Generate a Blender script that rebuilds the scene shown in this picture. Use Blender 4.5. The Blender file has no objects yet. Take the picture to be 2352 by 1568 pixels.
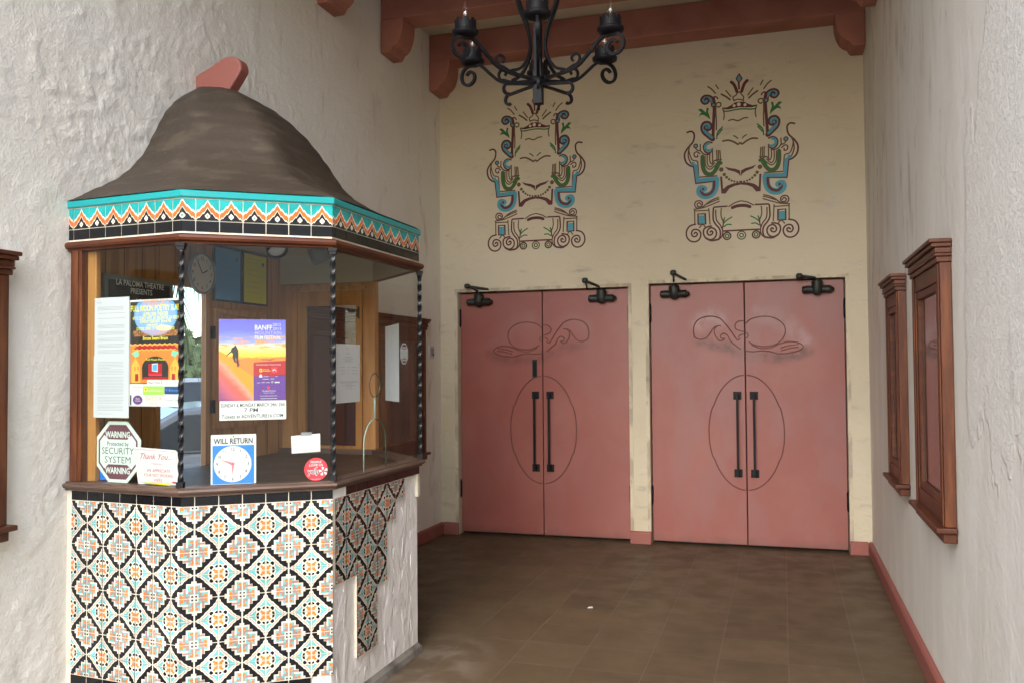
import bpy, bmesh, math, random
from mathutils import Vector, Matrix
from math import sin, cos, pi, radians
random.seed(7)
scn=bpy.context.scene
COL=scn.collection
# ---------------- camera, sky, sun, exposure ----------------
cam=bpy.data.cameras.new('camera'); co=bpy.data.objects.new('camera',cam); COL.objects.link(co)
cam.sensor_width=36; cam.lens=36*2015.14/2352; cam.clip_end=500; cam.clip_start=.05
R2=(0.95571232,0.2942079,-0.00746163); U2=(0.01607778,-0.02687816,0.99950941); F_=(-0.29386301,0.95536343,0.030418)
m=Matrix((R2,U2,tuple(-v for v in F_))).transposed().to_4x4(); m.translation=Vector((0,0,1.46)); co.matrix_world=m
scn.camera=co
w=bpy.data.worlds.new('World'); scn.world=w; w.use_nodes=True
nt=w.node_tree; sky=nt.nodes.new('ShaderNodeTexSky'); sky.sky_type='NISHITA'; sky.sun_disc=False
SE,SR=radians(38),radians(180)
sky.sun_elevation=SE; sky.sun_rotation=SR; sky.dust_density=1.5; sky.air_density=1.0; sky.ozone_density=1.2
bg=nt.nodes['Background']; nt.links.new(sky.outputs[0],bg.inputs[0]); bg.inputs[1].default_value=.15
sl=bpy.data.lights.new('sun','SUN'); sl.energy=.5; sl.angle=radians(60); sl.color=(1,.985,.96)
so=bpy.data.objects.new('sun',sl); COL.objects.link(so)
# sun azimuth: rotation measured from +Y clockwise; lamp direction vector towards sun
sd=Vector((sin(SR)*cos(SE),cos(SR)*cos(SE),sin(SE))); so.rotation_euler=sd.to_track_quat('Z','Y').to_euler()
scn.view_settings.view_transform='Standard'; scn.view_settings.look='None'; scn.view_settings.gamma=1
scn.view_settings.exposure=2.55
scn.render.engine='CYCLES'
cy=scn.cycles; cy.max_bounces=10; cy.diffuse_bounces=6; cy.glossy_bounces=4; cy.transmission_bounces=6; cy.transparent_max_bounces=12
# ---------------- helpers ----------------
WL,WR,D=-2.919,.645,7.314
CEIL=4.38
MATS={}
def rgb(c): return (c[0],c[1],c[2],1)
def M(name,col,rough=.6,metal=0,coat=0,spec=.5,noise=(),bump=(),emit=None):
    if name in MATS: return MATS[name]
    mt=bpy.data.materials.new(name); mt.use_nodes=True; n=mt.node_tree; b=n.nodes['Principled BSDF']
    b.inputs['Base Color'].default_value=rgb(col); b.inputs['Roughness'].default_value=rough; b.inputs['Metallic'].default_value=metal
    b.inputs['Coat Weight'].default_value=coat; b.inputs['Coat Roughness'].default_value=.08; b.inputs['Specular IOR Level'].default_value=spec
    tc=n.nodes.new('ShaderNodeTexCoord')
    def nz(sc,det,dist=0,rgh=.55):
        mp=n.nodes.new('ShaderNodeMapping'); n.links.new(tc.outputs['Object'],mp.inputs[0])
        if isinstance(sc,(tuple,list)): mp.inputs['Scale'].default_value=sc; s=1
        else: s=sc
        t=n.nodes.new('ShaderNodeTexNoise'); t.inputs['Scale'].default_value=s; t.inputs['Detail'].default_value=det
        t.inputs['Distortion'].default_value=dist; t.inputs['Roughness'].default_value=rgh
        n.links.new(mp.outputs[0],t.inputs['Vector']); return t.outputs['Fac']
    def ramp(src,lo,hi):
        r=n.nodes.new('ShaderNodeMapRange'); r.inputs['From Min'].default_value=lo; r.inputs['From Max'].default_value=hi; r.interpolation_type='SMOOTHSTEP'
        n.links.new(src,r.inputs['Value']); return r.outputs[0]
    cur=None
    for (sc,c2,lo,hi,det) in noise:
        fac=ramp(nz(sc,det),lo,hi)
        mx=n.nodes.new('ShaderNodeMix'); mx.data_type='RGBA'; n.links.new(fac,mx.inputs['Factor'])
        if cur: n.links.new(cur,mx.inputs['A'])
        else: mx.inputs['A'].default_value=rgb(col)
        mx.inputs['B'].default_value=rgb(c2); cur=mx.outputs['Result']
    if cur: n.links.new(cur,b.inputs['Base Color'])
    h=None
    for (sc,st,det,dist,rp) in bump:
        v=nz(sc,det,dist)
        if rp: v=ramp(v,*rp)
        ml=n.nodes.new('ShaderNodeMath'); ml.operation='MULTIPLY'; ml.inputs[1].default_value=st; n.links.new(v,ml.inputs[0]); v=ml.outputs[0]
        if h is not None:
            ad=n.nodes.new('ShaderNodeMath'); n.links.new(h,ad.inputs[0]); n.links.new(v,ad.inputs[1]); h=ad.outputs[0]
        else: h=v
    if h is not None:
        bp=n.nodes.new('ShaderNodeBump'); bp.inputs['Strength'].default_value=1; bp.inputs['Distance'].default_value=.001
        n.links.new(h,bp.inputs['Height']); n.links.new(bp.outputs[0],b.inputs['Normal'])
    if emit: b.inputs['Emission Color'].default_value=rgb(emit); b.inputs['Emission Strength'].default_value=1
    MATS[name]=mt; return mt
def glassmat(name,tint=(.97,.99,.97),k=1.0,rough=.0):
    mt=bpy.data.materials.new(name); mt.use_nodes=True; n=mt.node_tree; n.nodes.remove(n.nodes['Principled BSDF'])
    out=n.nodes['Material Output']; t=n.nodes.new('ShaderNodeBsdfTransparent'); t.inputs[0].default_value=rgb(tint)
    g=n.nodes.new('ShaderNodeBsdfGlossy'); g.inputs['Roughness'].default_value=rough
    ge=n.nodes.new('ShaderNodeNewGeometry'); vm=n.nodes.new('ShaderNodeVectorMath'); vm.operation='DOT_PRODUCT'; n.links.new(ge.outputs['Incoming'],vm.inputs[0]); n.links.new(ge.outputs['Normal'],vm.inputs[1])
    def mm(op,a_,b_=None):
        q=n.nodes.new('ShaderNodeMath'); q.operation=op
        for i,v in enumerate((a_,b_)):
            if v is None: continue
            if isinstance(v,(int,float)): q.inputs[i].default_value=v
            else: n.links.new(v,q.inputs[i])
        return q.outputs[0]
    ab=mm('ABSOLUTE',vm.outputs['Value']); p5=mm('POWER',mm('SUBTRACT',1.0,ab),5.0)
    ml=mm('MULTIPLY',mm('ADD',mm('MULTIPLY',p5,.96),.04),k)     # Schlick reflectance, the same from both sides
    mx=n.nodes.new('ShaderNodeMixShader'); n.links.new(ml,mx.inputs[0]); n.links.new(t.outputs[0],mx.inputs[1]); n.links.new(g.outputs[0],mx.inputs[2])
    n.links.new(mx.outputs[0],out.inputs[0]); MATS[name]=mt; return mt
def V(*a): return Vector(a)
class Fr:
    """flat frame: origin, in-plane unit u, up v, outward n (metres)"""
    def __init__(s,o,u,v=(0,0,1),n=None):
        s.o=V(*o); s.u=V(*u).normalized(); s.v=V(*v).normalized(); s.n=V(*n).normalized() if n else s.u.cross(s.v)
    def p(s,a,b,c=0): return s.o+s.u*a+s.v*b+s.n*c
def smooth(pts,k=5,closed=False):
    P=[V(*p) for p in pts]; n=len(P); out=[]
    if n<3: return P
    rng=n if closed else n-1
    for i in range(rng):
        if closed: p0,p1,p2,p3=P[(i-1)%n],P[i],P[(i+1)%n],P[(i+2)%n]
        else: p0,p1,p2,p3=P[max(i-1,0)],P[i],P[i+1],P[min(i+2,n-1)]
        for j in range(k):
            t=j/k; out.append(.5*((2*p1)+(p2-p0)*t+(2*p0-5*p1+4*p2-p3)*t*t+(3*p1-p0-3*p2+p3)*t**3))
    if not closed: out.append(P[-1])
    return out
def area(p): return sum(p[i][0]*p[(i+1)%len(p)][1]-p[(i+1)%len(p)][0]*p[i][1] for i in range(len(p)))/2
class MB:
    def __init__(s): s.v=[];s.f=[];s.m=[];s.mats=[];s.sm=[]
    def mi(s,m):
        if m not in s.mats: s.mats.append(m)
        return s.mats.index(m)
    def face(s,pts,m,sm=False):
        b=len(s.v); s.v+=[tuple(p) for p in pts]; s.f.append(list(range(b,b+len(pts)))); s.m.append(s.mi(m)); s.sm.append(sm)
    def mesh(s,vs,fs,m,sm=False):
        b=len(s.v); s.v+=[tuple(p) for p in vs]; k=s.mi(m)
        for f in fs: s.f.append([b+i for i in f]); s.m.append(k); s.sm.append(sm)
    def poly(s,fr,pts,off,m):
        pts=[tuple(p)[:2] for p in pts]
        if area(pts)<0: pts=pts[::-1]
        s.face([fr.p(a,b,off) for a,b in pts],m)
    def rect(s,fr,a0,b0,a1,b1,off,m): s.poly(fr,[(a0,b0),(a1,b0),(a1,b1),(a0,b1)],off,m)
    def box(s,fr,a0,a1,b0,b1,c0,c1,m,skip=()):
        P=[fr.p(a,b,c) for c in (c0,c1) for b in (b0,b1) for a in (a0,a1)]
        fs={'back':(0,2,3,1),'front':(4,5,7,6),'bot':(0,1,5,4),'top':(2,6,7,3),'l':(0,4,6,2),'r':(1,3,7,5)}
        s.mesh(P,[f for k,f in fs.items() if k not in skip],m)
    def extr(s,fr,pts,c0,c1,m,ms=None,sm=False,skip=(),caps=(1,1)):
        pts=[tuple(p)[:2] for p in pts]
        if area(pts)<0: pts=pts[::-1]
        n=len(pts)
        if caps[1]: s.face([fr.p(a,b,c1) for a,b in pts],m)
        if caps[0]: s.face([fr.p(a,b,c0) for a,b in pts[::-1]],m)
        A=[fr.p(a,b,c0) for a,b in pts]; B=[fr.p(a,b,c1) for a,b in pts]
        s.mesh(A+B,[(i,(i+1)%n,n+(i+1)%n,n+i) for i in range(n) if i not in skip],ms or m,sm)
    def ribbon(s,fr,pts,w,off,m,closed=False,cap=True):
        P=[V(*p[:2]) for p in [tuple(q) for q in pts]]; n=len(P); L=[];Rr=[]
        for i in range(n):
            if closed: a,b=P[(i-1)%n],P[(i+1)%n]
            else: a,b=P[max(i-1,0)],P[min(i+1,n-1)]
            d=(b-a); d=d.normalized() if d.length>1e-9 else V(1,0); q=V(-d.y,d.x)*w/2
            k=1.0
            if 0<i<n-1 or closed:
                d1=P[i]-P[(i-1)%n]; 
                if d1.length>1e-9:
                    c=abs(d1.normalized().dot(d)); k=min(1/max(c,.5),1.6)
            L.append(P[i]+q*k); Rr.append(P[i]-q*k)
        vs=[fr.p(p.x,p.y,off) for p in L+Rr]
        s.mesh(vs,[(i,n+i,n+(i+1)%n,(i+1)%n) for i in range(n if closed else n-1)],m)
        if cap and not closed and w>.006:
            for e in (P[0],P[-1]): s.disc(fr,e.x,e.y,w/2,off+.00005,m,8)
    def disc(s,fr,a,b,r,off,m,n=20,rb=None):
        s.face([fr.p(a+r*cos(2*pi*i/n),b+(rb or r)*sin(2*pi*i/n),off) for i in range(n)],m)
    def ring(s,fr,a,b,r,w,off,m,n=20): s.ribbon(fr,[(a+r*cos(2*pi*i/n),b+r*sin(2*pi*i/n)) for i in range(n)],w,off,m,True)
    def tube(s,pts,r,m,n=8,closed=False,sq=False,caps=True):
        P=[V(*p) for p in pts]; N=len(P); rr=r if isinstance(r,(list,tuple)) else [r]*N
        up=V(0,0,1); vs=[]; t0=(P[1]-P[0]).normalized()
        if abs(t0.dot(up))>.95: up=V(0,1,0)
        x=t0.cross(up).normalized()
        for i in range(N):
            if closed: t=(P[(i+1)%N]-P[(i-1)%N])
            else: t=P[min(i+1,N-1)]-P[max(i-1,0)]
            t=t.normalized(); x=(x-t*x.dot(t)); x=x.normalized() if x.length>1e-6 else t.orthogonal().normalized(); y=t.cross(x)
            for j in range(n):
                a=2*pi*j/n+(pi/4 if sq else 0); vs.append(P[i]+(x*cos(a)+y*sin(a))*rr[i]*(1.25 if sq else 1))
        fs=[(i*n+j,i*n+(j+1)%n,((i+1)%N)*n+(j+1)%n,((i+1)%N)*n+j) for i in range(N if closed else N-1) for j in range(n)]
        if caps and not closed: fs+=[tuple(range(n))[::-1],tuple((N-1)*n+j for j in range(n))]
        s.mesh(vs,fs,m,not sq)
    def lathe(s,c,prof,m,n=20,axis=(0,0,1),sm=True,caps=True):
        ax=V(*axis).normalized(); x=ax.orthogonal().normalized(); y=ax.cross(x); c=V(*c); N=len(prof)
        vs=[c+ax*z+(x*cos(2*pi*j/n)+y*sin(2*pi*j/n))*r for r,z in prof for j in range(n)]
        fs=[(i*n+j,i*n+(j+1)%n,(i+1)*n+(j+1)%n,(i+1)*n+j) for i in range(N-1) for j in range(n)]
        if caps: fs+=[tuple(range(n))[::-1],tuple((N-1)*n+j for j in range(n))]
        s.mesh(vs,fs,m,sm)
    def text(s,fr,txt,a,b,size,m,off=.0006,al='c',sx=1,shear=0,maxw=None,bold=0,rot=0):
        cu=bpy.data.curves.new('t','FONT'); cu.body=txt; cu.size=size; cu.shear=shear; cu.resolution_u=2; cu.offset=bold*size
        cu.align_x={'c':'CENTER','l':'LEFT','r':'RIGHT'}[al]
        ob=bpy.data.objects.new('t',cu); COL.objects.link(ob); bpy.context.view_layer.update()
        me=bpy.data.meshes.new_from_object(ob.evaluated_get(bpy.context.evaluated_depsgraph_get()))
        vs=[v.co.copy() for v in me.vertices]; fs=[list(p.vertices) for p in me.polygons]
        bpy.data.objects.remove(ob); bpy.data.curves.remove(cu); bpy.data.meshes.remove(me)
        if not vs: return
        if maxw:
            wd=max(v.x for v in vs)-min(v.x for v in vs); sx=maxw/wd
        cr,sr=cos(rot),sin(rot)
        s.mesh([fr.p(a+(v.x*sx*cr-v.y*sr),b+(v.x*sx*sr+v.y*cr),off) for v in vs],fs,m)
    def build(s,name,parent=None,bevel=0,sub=0):
        me=bpy.data.meshes.new(name); me.from_pydata(s.v,[],s.f)
        for mm in s.mats: me.materials.append(MATS[mm])
        me.polygons.foreach_set('material_index',s.m); me.polygons.foreach_set('use_smooth',s.sm); me.update()
        ob=bpy.data.objects.new(name,me); COL.objects.link(ob)
        if any(s.sm) or bevel:
            bm=bmesh.new(); bm.from_mesh(me); bmesh.ops.remove_doubles(bm,verts=bm.verts,dist=1e-5)
            bmesh.ops.recalc_face_normals(bm,faces=bm.faces) if bevel else None
            bm.to_mesh(me); bm.free()
        if bevel:
            bv=ob.modifiers.new('b','BEVEL'); bv.width=bevel; bv.segments=2; bv.limit_method='ANGLE'
        if parent is not None:
            bpy.context.view_layer.update()
            ob.parent=parent; ob.matrix_parent_inverse=parent.matrix_world.inverted()
        return ob
def tag(o,label=None,cat=None,group=None,kind=None):
    if label:o['label']=label
    if cat:o['category']=cat
    if group:o['group']=group
    if kind:o['kind']=kind
    return o
def empty(name,loc,label=None,cat=None,group=None):
    e=bpy.data.objects.new(name,None); COL.objects.link(e); e.location=loc; e.empty_display_size=.1
    bpy.context.view_layer.update(); return tag(e,label,cat,group)
# ---------------- materials ----------------
STUC=[(2.2,9,4,.6,(.42,.56)),(5,7,5,1.6,(.45,.53)),(14,2.2,6,.8,None),(60,.5,3,0,None)]
M('lip',(.60,.52,.38),.95,noise=[((9,9,4),(.40,.34,.25),.40,.62,6),((16,16,10),(.24,.20,.15),.60,.74,7)],bump=[(18,6,6,.8,None)])
M('stucco_back',(.58,.51,.375),.9,noise=[(1.3,(.54,.47,.34),.4,.7,4),((4,4,11),(.39,.34,.27),.58,.8,7),(1.9,(.55,.52,.45),.6,.8,3)],bump=[(1.8,9,3,.5,None),((6,6,9),3.0,5,.4,(.4,.62)),(30,1.0,4,0,None)])
M('white_plaster',(.86,.83,.80),.7,noise=[(5,(.74,.71,.66),.45,.7,4),((9,9,3),(.58,.52,.42),.60,.74,7),((30,30,14),(.45,.40,.33),.68,.76,5)],bump=[(30,2,5,.5,None),((9,9,5),4,6,.6,(.4,.62))])
M('pink_paint',(.47,.165,.13),.42,noise=[(2.5,(.42,.14,.11),.4,.7,4)],bump=[(80,.15,2,0,None),((20,20,3),.3,3,0,None)])
M('pink_trim',(.27,.085,.065),.6,noise=[(6,(.30,.12,.09),.55,.8,6)],bump=[(25,1.0,5,.5,None)])
M('beam_paint',(.37,.145,.10),.65,noise=[(3,(.30,.11,.072),.4,.7,5)],bump=[((3,30,30),.5,4,0,None)])
M('roof_brown',(.047,.036,.026),.6,spec=.3,noise=[((5,5,16),(.075,.058,.042),.50,.70,8),((14,14,34),(.05,.036,.026),.52,.7,6),((16,16,70),(.20,.16,.12),.69,.76,7)],bump=[(3,9,5,.5,None),((12,12,20),5,6,.6,None)])
M('iron',(.007,.007,.009),.5,spec=.18,noise=[(25,(.022,.016,.012),.52,.75,4)],bump=[(50,1.2,4,0,None)])
M('blackbar',(.008,.009,.011),.25,spec=.35,bump=[(30,.5,3,0,None)])
M('bronze',(.03,.026,.02),.5,metal=.5,noise=[(18,(.035,.05,.05),.45,.65,4),(30,(.09,.06,.03),.6,.8,3)],bump=[(60,1,3,0,None)])
M('wood_dark',(.075,.022,.010),.42,spec=.3,noise=[((4,4,22),(.12,.036,.014),.45,.7,5),((30,30,6),(.05,.018,.01),.6,.8,4)],bump=[((20,20,4),.7,4,0,None)])
M('wood_stile',(.08,.024,.010),.42,spec=.3,noise=[((30,30,3),(.14,.044,.014),.45,.65,5),((60,60,6),(.05,.02,.01),.6,.8,4)],bump=[((40,40,4),.6,4,0,None)])
M('wood_sill',(.085,.05,.036),.45,noise=[((6,6,60),(.14,.085,.055),.45,.7,5),(3,(.12,.075,.06),.5,.7,3)],bump=[((10,10,60),.6,4,0,None)])
M('wood_wall',(.46,.22,.075),.45,noise=[((26,26,1.6),(.34,.145,.045),.42,.62,5),((3,3,.6),(.52,.27,.10),.5,.7,2)],bump=[((50,50,3),.4,3,0,None)])
M('wood_orange',(.40,.185,.05),.4,noise=[((30,30,2),(.30,.125,.032),.45,.65,4)])
M('counter_wood',(.06,.034,.022),.5,spec=.25,noise=[((6,6,60),(.10,.06,.035),.45,.7,5)])
M('ceil_beige',(.45,.40,.28),.8)
M('black_tile',(.008,.008,.009),.08,spec=.35,bump=[(28,.55,3,.6,None)])
for nm,c in dict(t_black=(.012,.012,.013),t_white=(.62,.57,.475),t_turq=(.13,.40,.40),t_orange=(.70,.19,.04),t_brown=(.33,.20,.165),t_cream=(.62,.56,.46),
    z_teal=(.012,.30,.29),z_orange=(.55,.13,.025),z_white=(.66,.60,.48)).items(): M(nm,c,.14,spec=.4,noise=[(22,tuple(v*.82 for v in c),.4,.7,3),(7,tuple(min(v*1.18,.85) for v in c),.48,.62,2)],bump=[(26,.45,3,.5,None)])
M('grout',(.66,.60,.48),.8,noise=[(20,(.5,.44,.33),.5,.75,4)])
M('teal_trim',(.01,.28,.28),.2,bump=[(10,.5,2,0,None)])
for nm,c in dict(ink=(.015,.015,.018),paper=(.55,.55,.55),paper_cool=(.50,.52,.55),white=(.56,.56,.56),mint=(.54,.62,.58),plum=(.11,.035,.05),rose=(.40,.05,.07),
    blue=(.012,.17,.62),pinkhand=(.72,.16,.20),red=(.62,.035,.045),yellow=(.85,.62,.01),yellowtxt=(.80,.72,.05),orangetxt=(.72,.28,.08),paleblue=(.08,.30,.60),paleyel=(.60,.55,.01),
    navy=(.02,.05,.16),lilac=(.36,.30,.66),greyink=(.20,.20,.22),cardbrown=(.45,.30,.16),moon=(.20,.34,.70),night=(.022,.02,.02),stageorange=(.55,.19,.035),stagegold=(.70,.36,.06),stagered=(.35,.012,.02),
    mintgreen=(.18,.55,.36),adgreen=(.30,.62,.08),purple=(.10,.03,.22),board=(.045,.045,.04),boardframe=(.20,.20,.18),boardtxt=(.75,.74,.70),clockface=(.62,.57,.49),grey=(.25,.25,.26),lamp_grey=(.10,.095,.085),
    wM=(.09,.009,.010),wB=(.06,.29,.38),wG=(.012,.12,.016),wO=(.11,.055,.014),wW=(.62,.55,.42)).items(): M(nm,c,.6)
M('metal_light',(.55,.55,.55),.3,metal=.8)
M('door_gap',(.02,.015,.012),.9)
M('carve',(.135,.036,.027),.5)
M('mirrorlike',(.02,.016,.014),.25)
M('greenedge',(.02,.07,.045),.15)
M('palegreenedge',(.25,.42,.36),.15)
M('curb_grime',(.22,.20,.17),.9,noise=[(9,(.10,.09,.075),.4,.65,6)],bump=[(30,3,5,.4,None)])
M('asphalt',(.055,.055,.058),.9,noise=[(60,(.08,.08,.08),.4,.7,3)])
M('concrete',(.36,.35,.33),.9,noise=[(1.5,(.30,.29,.27),.4,.7,5)])
M('carpaint',(.20,.21,.235),.25,metal=.4,coat=.5); M('carwhite',(.5,.5,.52),.25,coat=.5); M('carglass',(.02,.025,.03),.06); M('tyre',(.02,.02,.02),.8); M('chrome',(.7,.7,.72),.15,metal=1); M('redlamp',(.5,.02,.02),.2)
M('leaf',(.06,.10,.03),.7,noise=[(3,(.11,.15,.05),.4,.6,3)]); M('bark',(.16,.12,.08),.9); M('houseW',(.45,.38,.30),.9)
glassmat('pane',k=.6); glassmat('tinted_pane',(.74,.76,.78)); glassmat('case_glass',(.9,.92,.9),1.2,.02); glassmat('bulbglass',(.98,.96,.92),2.2)
MURAL=[['p','B',0.0,[0,698,20,668,-3,637,-20,672],0],['k','M',3.7,[0,708,23,667,-3,633,-23,672,0,708],0],['l','M',13.8,[-63,647,-43,626,-28,592,-19,562],1],['l','M',8.3,[-4,633,-2,604,-2,585],0],['l','O',6.4,[-250,628,-221,605,-191,567],1],['l','O',5.5,[-186,637,-166,602],1],['l','O',5.5,[-107,581,-67,528],1],['l','O',8.3,[-143,555,-104,529,-74,503],1],['l','O',2.8,[-42,490,-51,520,-29,534,-3,560,20,534,33,512,27,488],0],['l','O',2.8,[-46,493,-6,500,34,485],0],['p','M',0.0,[-142,444,-102,441,-68,456,-34,477,1,479,0,434,-43,429,-90,424,-121,428],1],['c','W',12.0,[-43,450],1],['c','W',15.6,[-6,458],0],['l','G',6.4,[-133,432,-123,413,-87,410,-44,416,0,419],1],['l','O',5.5,[-129,421,-122,384,-128,344],1],['l','O',6.4,[-88,332,-56,338,-25,327,-2,327,27,341,61,344],0],['l','M',23.9,[-208,470,-212,507,-238,536,-274,542,-293,522,-277,500,-257,507,-262,521],1],['l','B',12.0,[-208,472,-215,505,-241,531,-272,536,-286,520,-275,506,-263,510],1],['l','M',13.8,[-207,530,-202,479,-204,401,-211,286,-215,187],1],['l','M',23.9,[-217,191,-252,223,-286,258,-295,298,-278,324,-248,320,-237,294,-253,278,-270,289],1],['l','B',12.0,[-223,203,-254,233,-282,264,-288,296,-275,316,-251,313,-244,294,-255,285,-266,290],1],['l','M',6.4,[-205,526,-197,539,-180,533,-172,519],1],['l','O',6.4,[-176,457,-166,450,-150,460,-149,480,-168,489,-185,475,-189,419,-186,342,-188,264],1],['p','G',0.0,[-333,445,-306,452,-283,430,-269,415,-262,455,-244,450,-252,418,-240,387,-234,354,-257,375,-287,397,-308,399,-324,385,-316,412,-303,417,-317,430],1],['l','G',5.5,[-185,191,-177,242,-137,285],1],['l','G',4.6,[-177,220,-140,264],1],['l','G',4.6,[-174,244,-146,274],1],['l','O',8.3,[-136,167,-93,171,-49,153,-18,132,-5,141],1],['l','G',5.5,[-51,204,-37,197,-18,180],1],['l','M',8.3,[-423,263,-389,269,-366,243,-375,183,-419,133,-446,82,-437,21,-406,-13,-375,-25],1],['l','M',5.5,[-386,169,-409,128,-416,60,-393,-1],1],['l','O',5.5,[-401,158,-410,108,-386,34,-346,18,-338,-23,-334,-120],1],['k','O',6.4,[-336,-118,-320,-116,-189,-115],1],['c','B',12.0,[-355,145],1],['r','M',15.6,[-355,145],1],['l','M',7.4,[-223,161,-253,171,-283,154,-292,123,-276,88,-242,78,-222,108],1],['l','B',12.0,[-247,159,-270,147,-278,123,-263,101,-237,98],1],['l','M',5.5,[-321,77,-347,96,-368,84,-363,58,-342,53,-340,69],1],['l','O',5.5,[-356,127,-344,111,-321,106,-317,154],1],['l','M',5.5,[-319,106,-293,75,-260,66,-242,71],1],['k','O',5.5,[-221,112,-220,-13],1],['l','O',5.5,[-242,68,-243,18,-230,-14,-205,15],1],['l','O',4.6,[-263,58,-262,-11,-238,-38,-204,-6],1],['l','O',4.6,[-280,57,-277,-23,-242,-57,-198,-26],1],['l','G',16.6,[-301,55,-297,-26,-276,-81,-236,-96,-201,-67,-181,-17,-154,-13],1],['l','O',4.6,[-312,56,-311,-30,-285,-94,-231,-110,-192,-77,-165,-31],1],['l','O',4.6,[-205,15,-178,5,-155,5],1],['k','O',3.7,[-187,95,-185,21],1],['k','O',3.7,[-173,93,-172,20],1],['k','O',3.7,[-161,90,-156,16],1],['k','O',3.7,[-191,18,-150,15],1],['k','B',18.4,[-359,-21,-344,-148,-192,-137],1],['c','B',16.6,[-380,-2],1],['l','B',31.3,[-196,-144,-205,-220,-236,-263,-291,-273,-326,-246,-322,-212,-293,-215],1],['l','M',12.9,[-210,-162,-216,-219,-244,-256,-289,-265,-316,-235,-300,-216],1],['c','G',10.1,[-305,-230],1],['k','M',5.5,[-375,-25,-359,-166,-206,-158],1],['p','M',0.0,[-126,-44,-82,-59,-41,-67,-4,-84,-1,-132,-17,-109,-46,-91,-96,-74],1],['c','O',18.4,[-152,-66],1],['c','O',13.8,[-129,-108],1],['c','O',12.0,[-111,-132],1],['c','O',10.1,[-91,-150],1],['c','O',9.2,[-71,-163],1],['c','O',9.2,[-50,-171],1],['c','O',9.2,[-27,-177],1],['c','O',9.2,[-4,-177],1],['p','M',0.0,[-163,-122,-146,-124,-140,-227,-107,-201,-56,-185,0,-183,-1,-200,-47,-207,-89,-225,-121,-265,-154,-263],1],['l','M',5.5,[-318,-342,-333,-327,-350,-340,-339,-360,-312,-354,-308,-328,-329,-311,-359,-316,-369,-344,-353,-369,-311,-367,-263,-331,-221,-308,-177,-294],1],['l','O',5.5,[-375,-379,-301,-370,-236,-349,-172,-325],1],['l','O',3.7,[-273,-343,-217,-320,-174,-307],1],['k','O',5.5,[-371,-379,-370,-498],1],['k','O',4.6,[-365,-393,-262,-394,-256,-380],1],['k','O',5.5,[-256,-380,-248,-509],1],['p','B',0.0,[-339,-432,-294,-435,-287,-502,-340,-501],1],['k','M',6.4,[-344,-504,-344,-419,-286,-421,-283,-505,-344,-504],1],['k','O',5.5,[-334,-533,-316,-510,-298,-511,-286,-532],1],['k','M',7.4,[-111,-369,-214,-371,-221,-391],1],['l','M',7.4,[-219,-377,-223,-463,-207,-507,-173,-552,-167,-600,-180,-637],1],['l','M',5.5,[-201,-397,-197,-474,-165,-523,-148,-572,-156,-614,-180,-637],1],['l','O',4.6,[-157,-386,-160,-438,-151,-477],1],['l','M',7.4,[-377,-581,-366,-570,-351,-582,-359,-599,-382,-604,-398,-583,-390,-554,-366,-545,-337,-557,-323,-587,-335,-627,-369,-647,-411,-637,-438,-600,-437,-552,-410,-515,-366,-503],1],['l','M',7.4,[-248,-574,-238,-565,-227,-577,-237,-594,-258,-597,-272,-577,-262,-549,-237,-539,-209,-554,-198,-584,-209,-618,-242,-636,-282,-622,-302,-583,-295,-545,-267,-529,-237,-525],1],['l','M',9.2,[-282,-622,-242,-643,-200,-640,-180,-635],1],['k','M',7.4,[-139,-571,0,-570],1],['r','O',30.4,[-114,-612],1],['r','G',13.8,[-114,-612],1],['r','O',32.2,[0,-612],0],['r','G',14.7,[0,-612],0],['r','M',27.6,[-114,-612],1],['l','M',14.7,[-69,-384,-37,-373,-3,-370],1],['l','O',3.7,[-97,-373,-51,-346,-3,-333],1],['l','G',5.5,[-144,-510,-111,-481,-74,-460],1],['l','G',4.6,[-139,-492,-132,-463],1],['l','G',4.6,[-137,-536,-112,-519,-80,-521],1],['l','M',3.7,[-153,-557,-142,-510,-148,-475],1]]
CARVE=[[-400,1702,-410,1754,-398,1814,-350,1858,-269,1873,-197,1854,-147,1801,-104,1741,-76,1696,-55,1675,-37,1688],[-400,1702,-360,1685,-316,1693,-279,1729,-249,1774,-219,1792,-187,1793],[-219,1789,-242,1759,-235,1714,-207,1676,-178,1672,-159,1690],[-159,1690,-188,1691,-191,1717,-166,1731,-137,1712,-113,1667,-70,1629,-35,1601],[-52,1651,-24,1599],[-6,1829,-46,1829,-75,1800,-68,1763,-25,1747,-4,1745],[-51,1696,-37,1716,-13,1723],[3,1739,24,1720,20,1694,2,1693],[8,1805,47,1841,118,1860,196,1858,265,1829,307,1784,313,1726,284,1668,227,1632,150,1620,80,1633,30,1659],[51,1635,108,1608,164,1604,213,1614,269,1639,339,1656,408,1648,446,1622,435,1593,386,1575,324,1562,261,1560,199,1578,128,1586,58,1580,1,1588],[272,1604,332,1623,415,1635],[279,1584,352,1605,414,1611],[345,1572,421,1597]]
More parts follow.
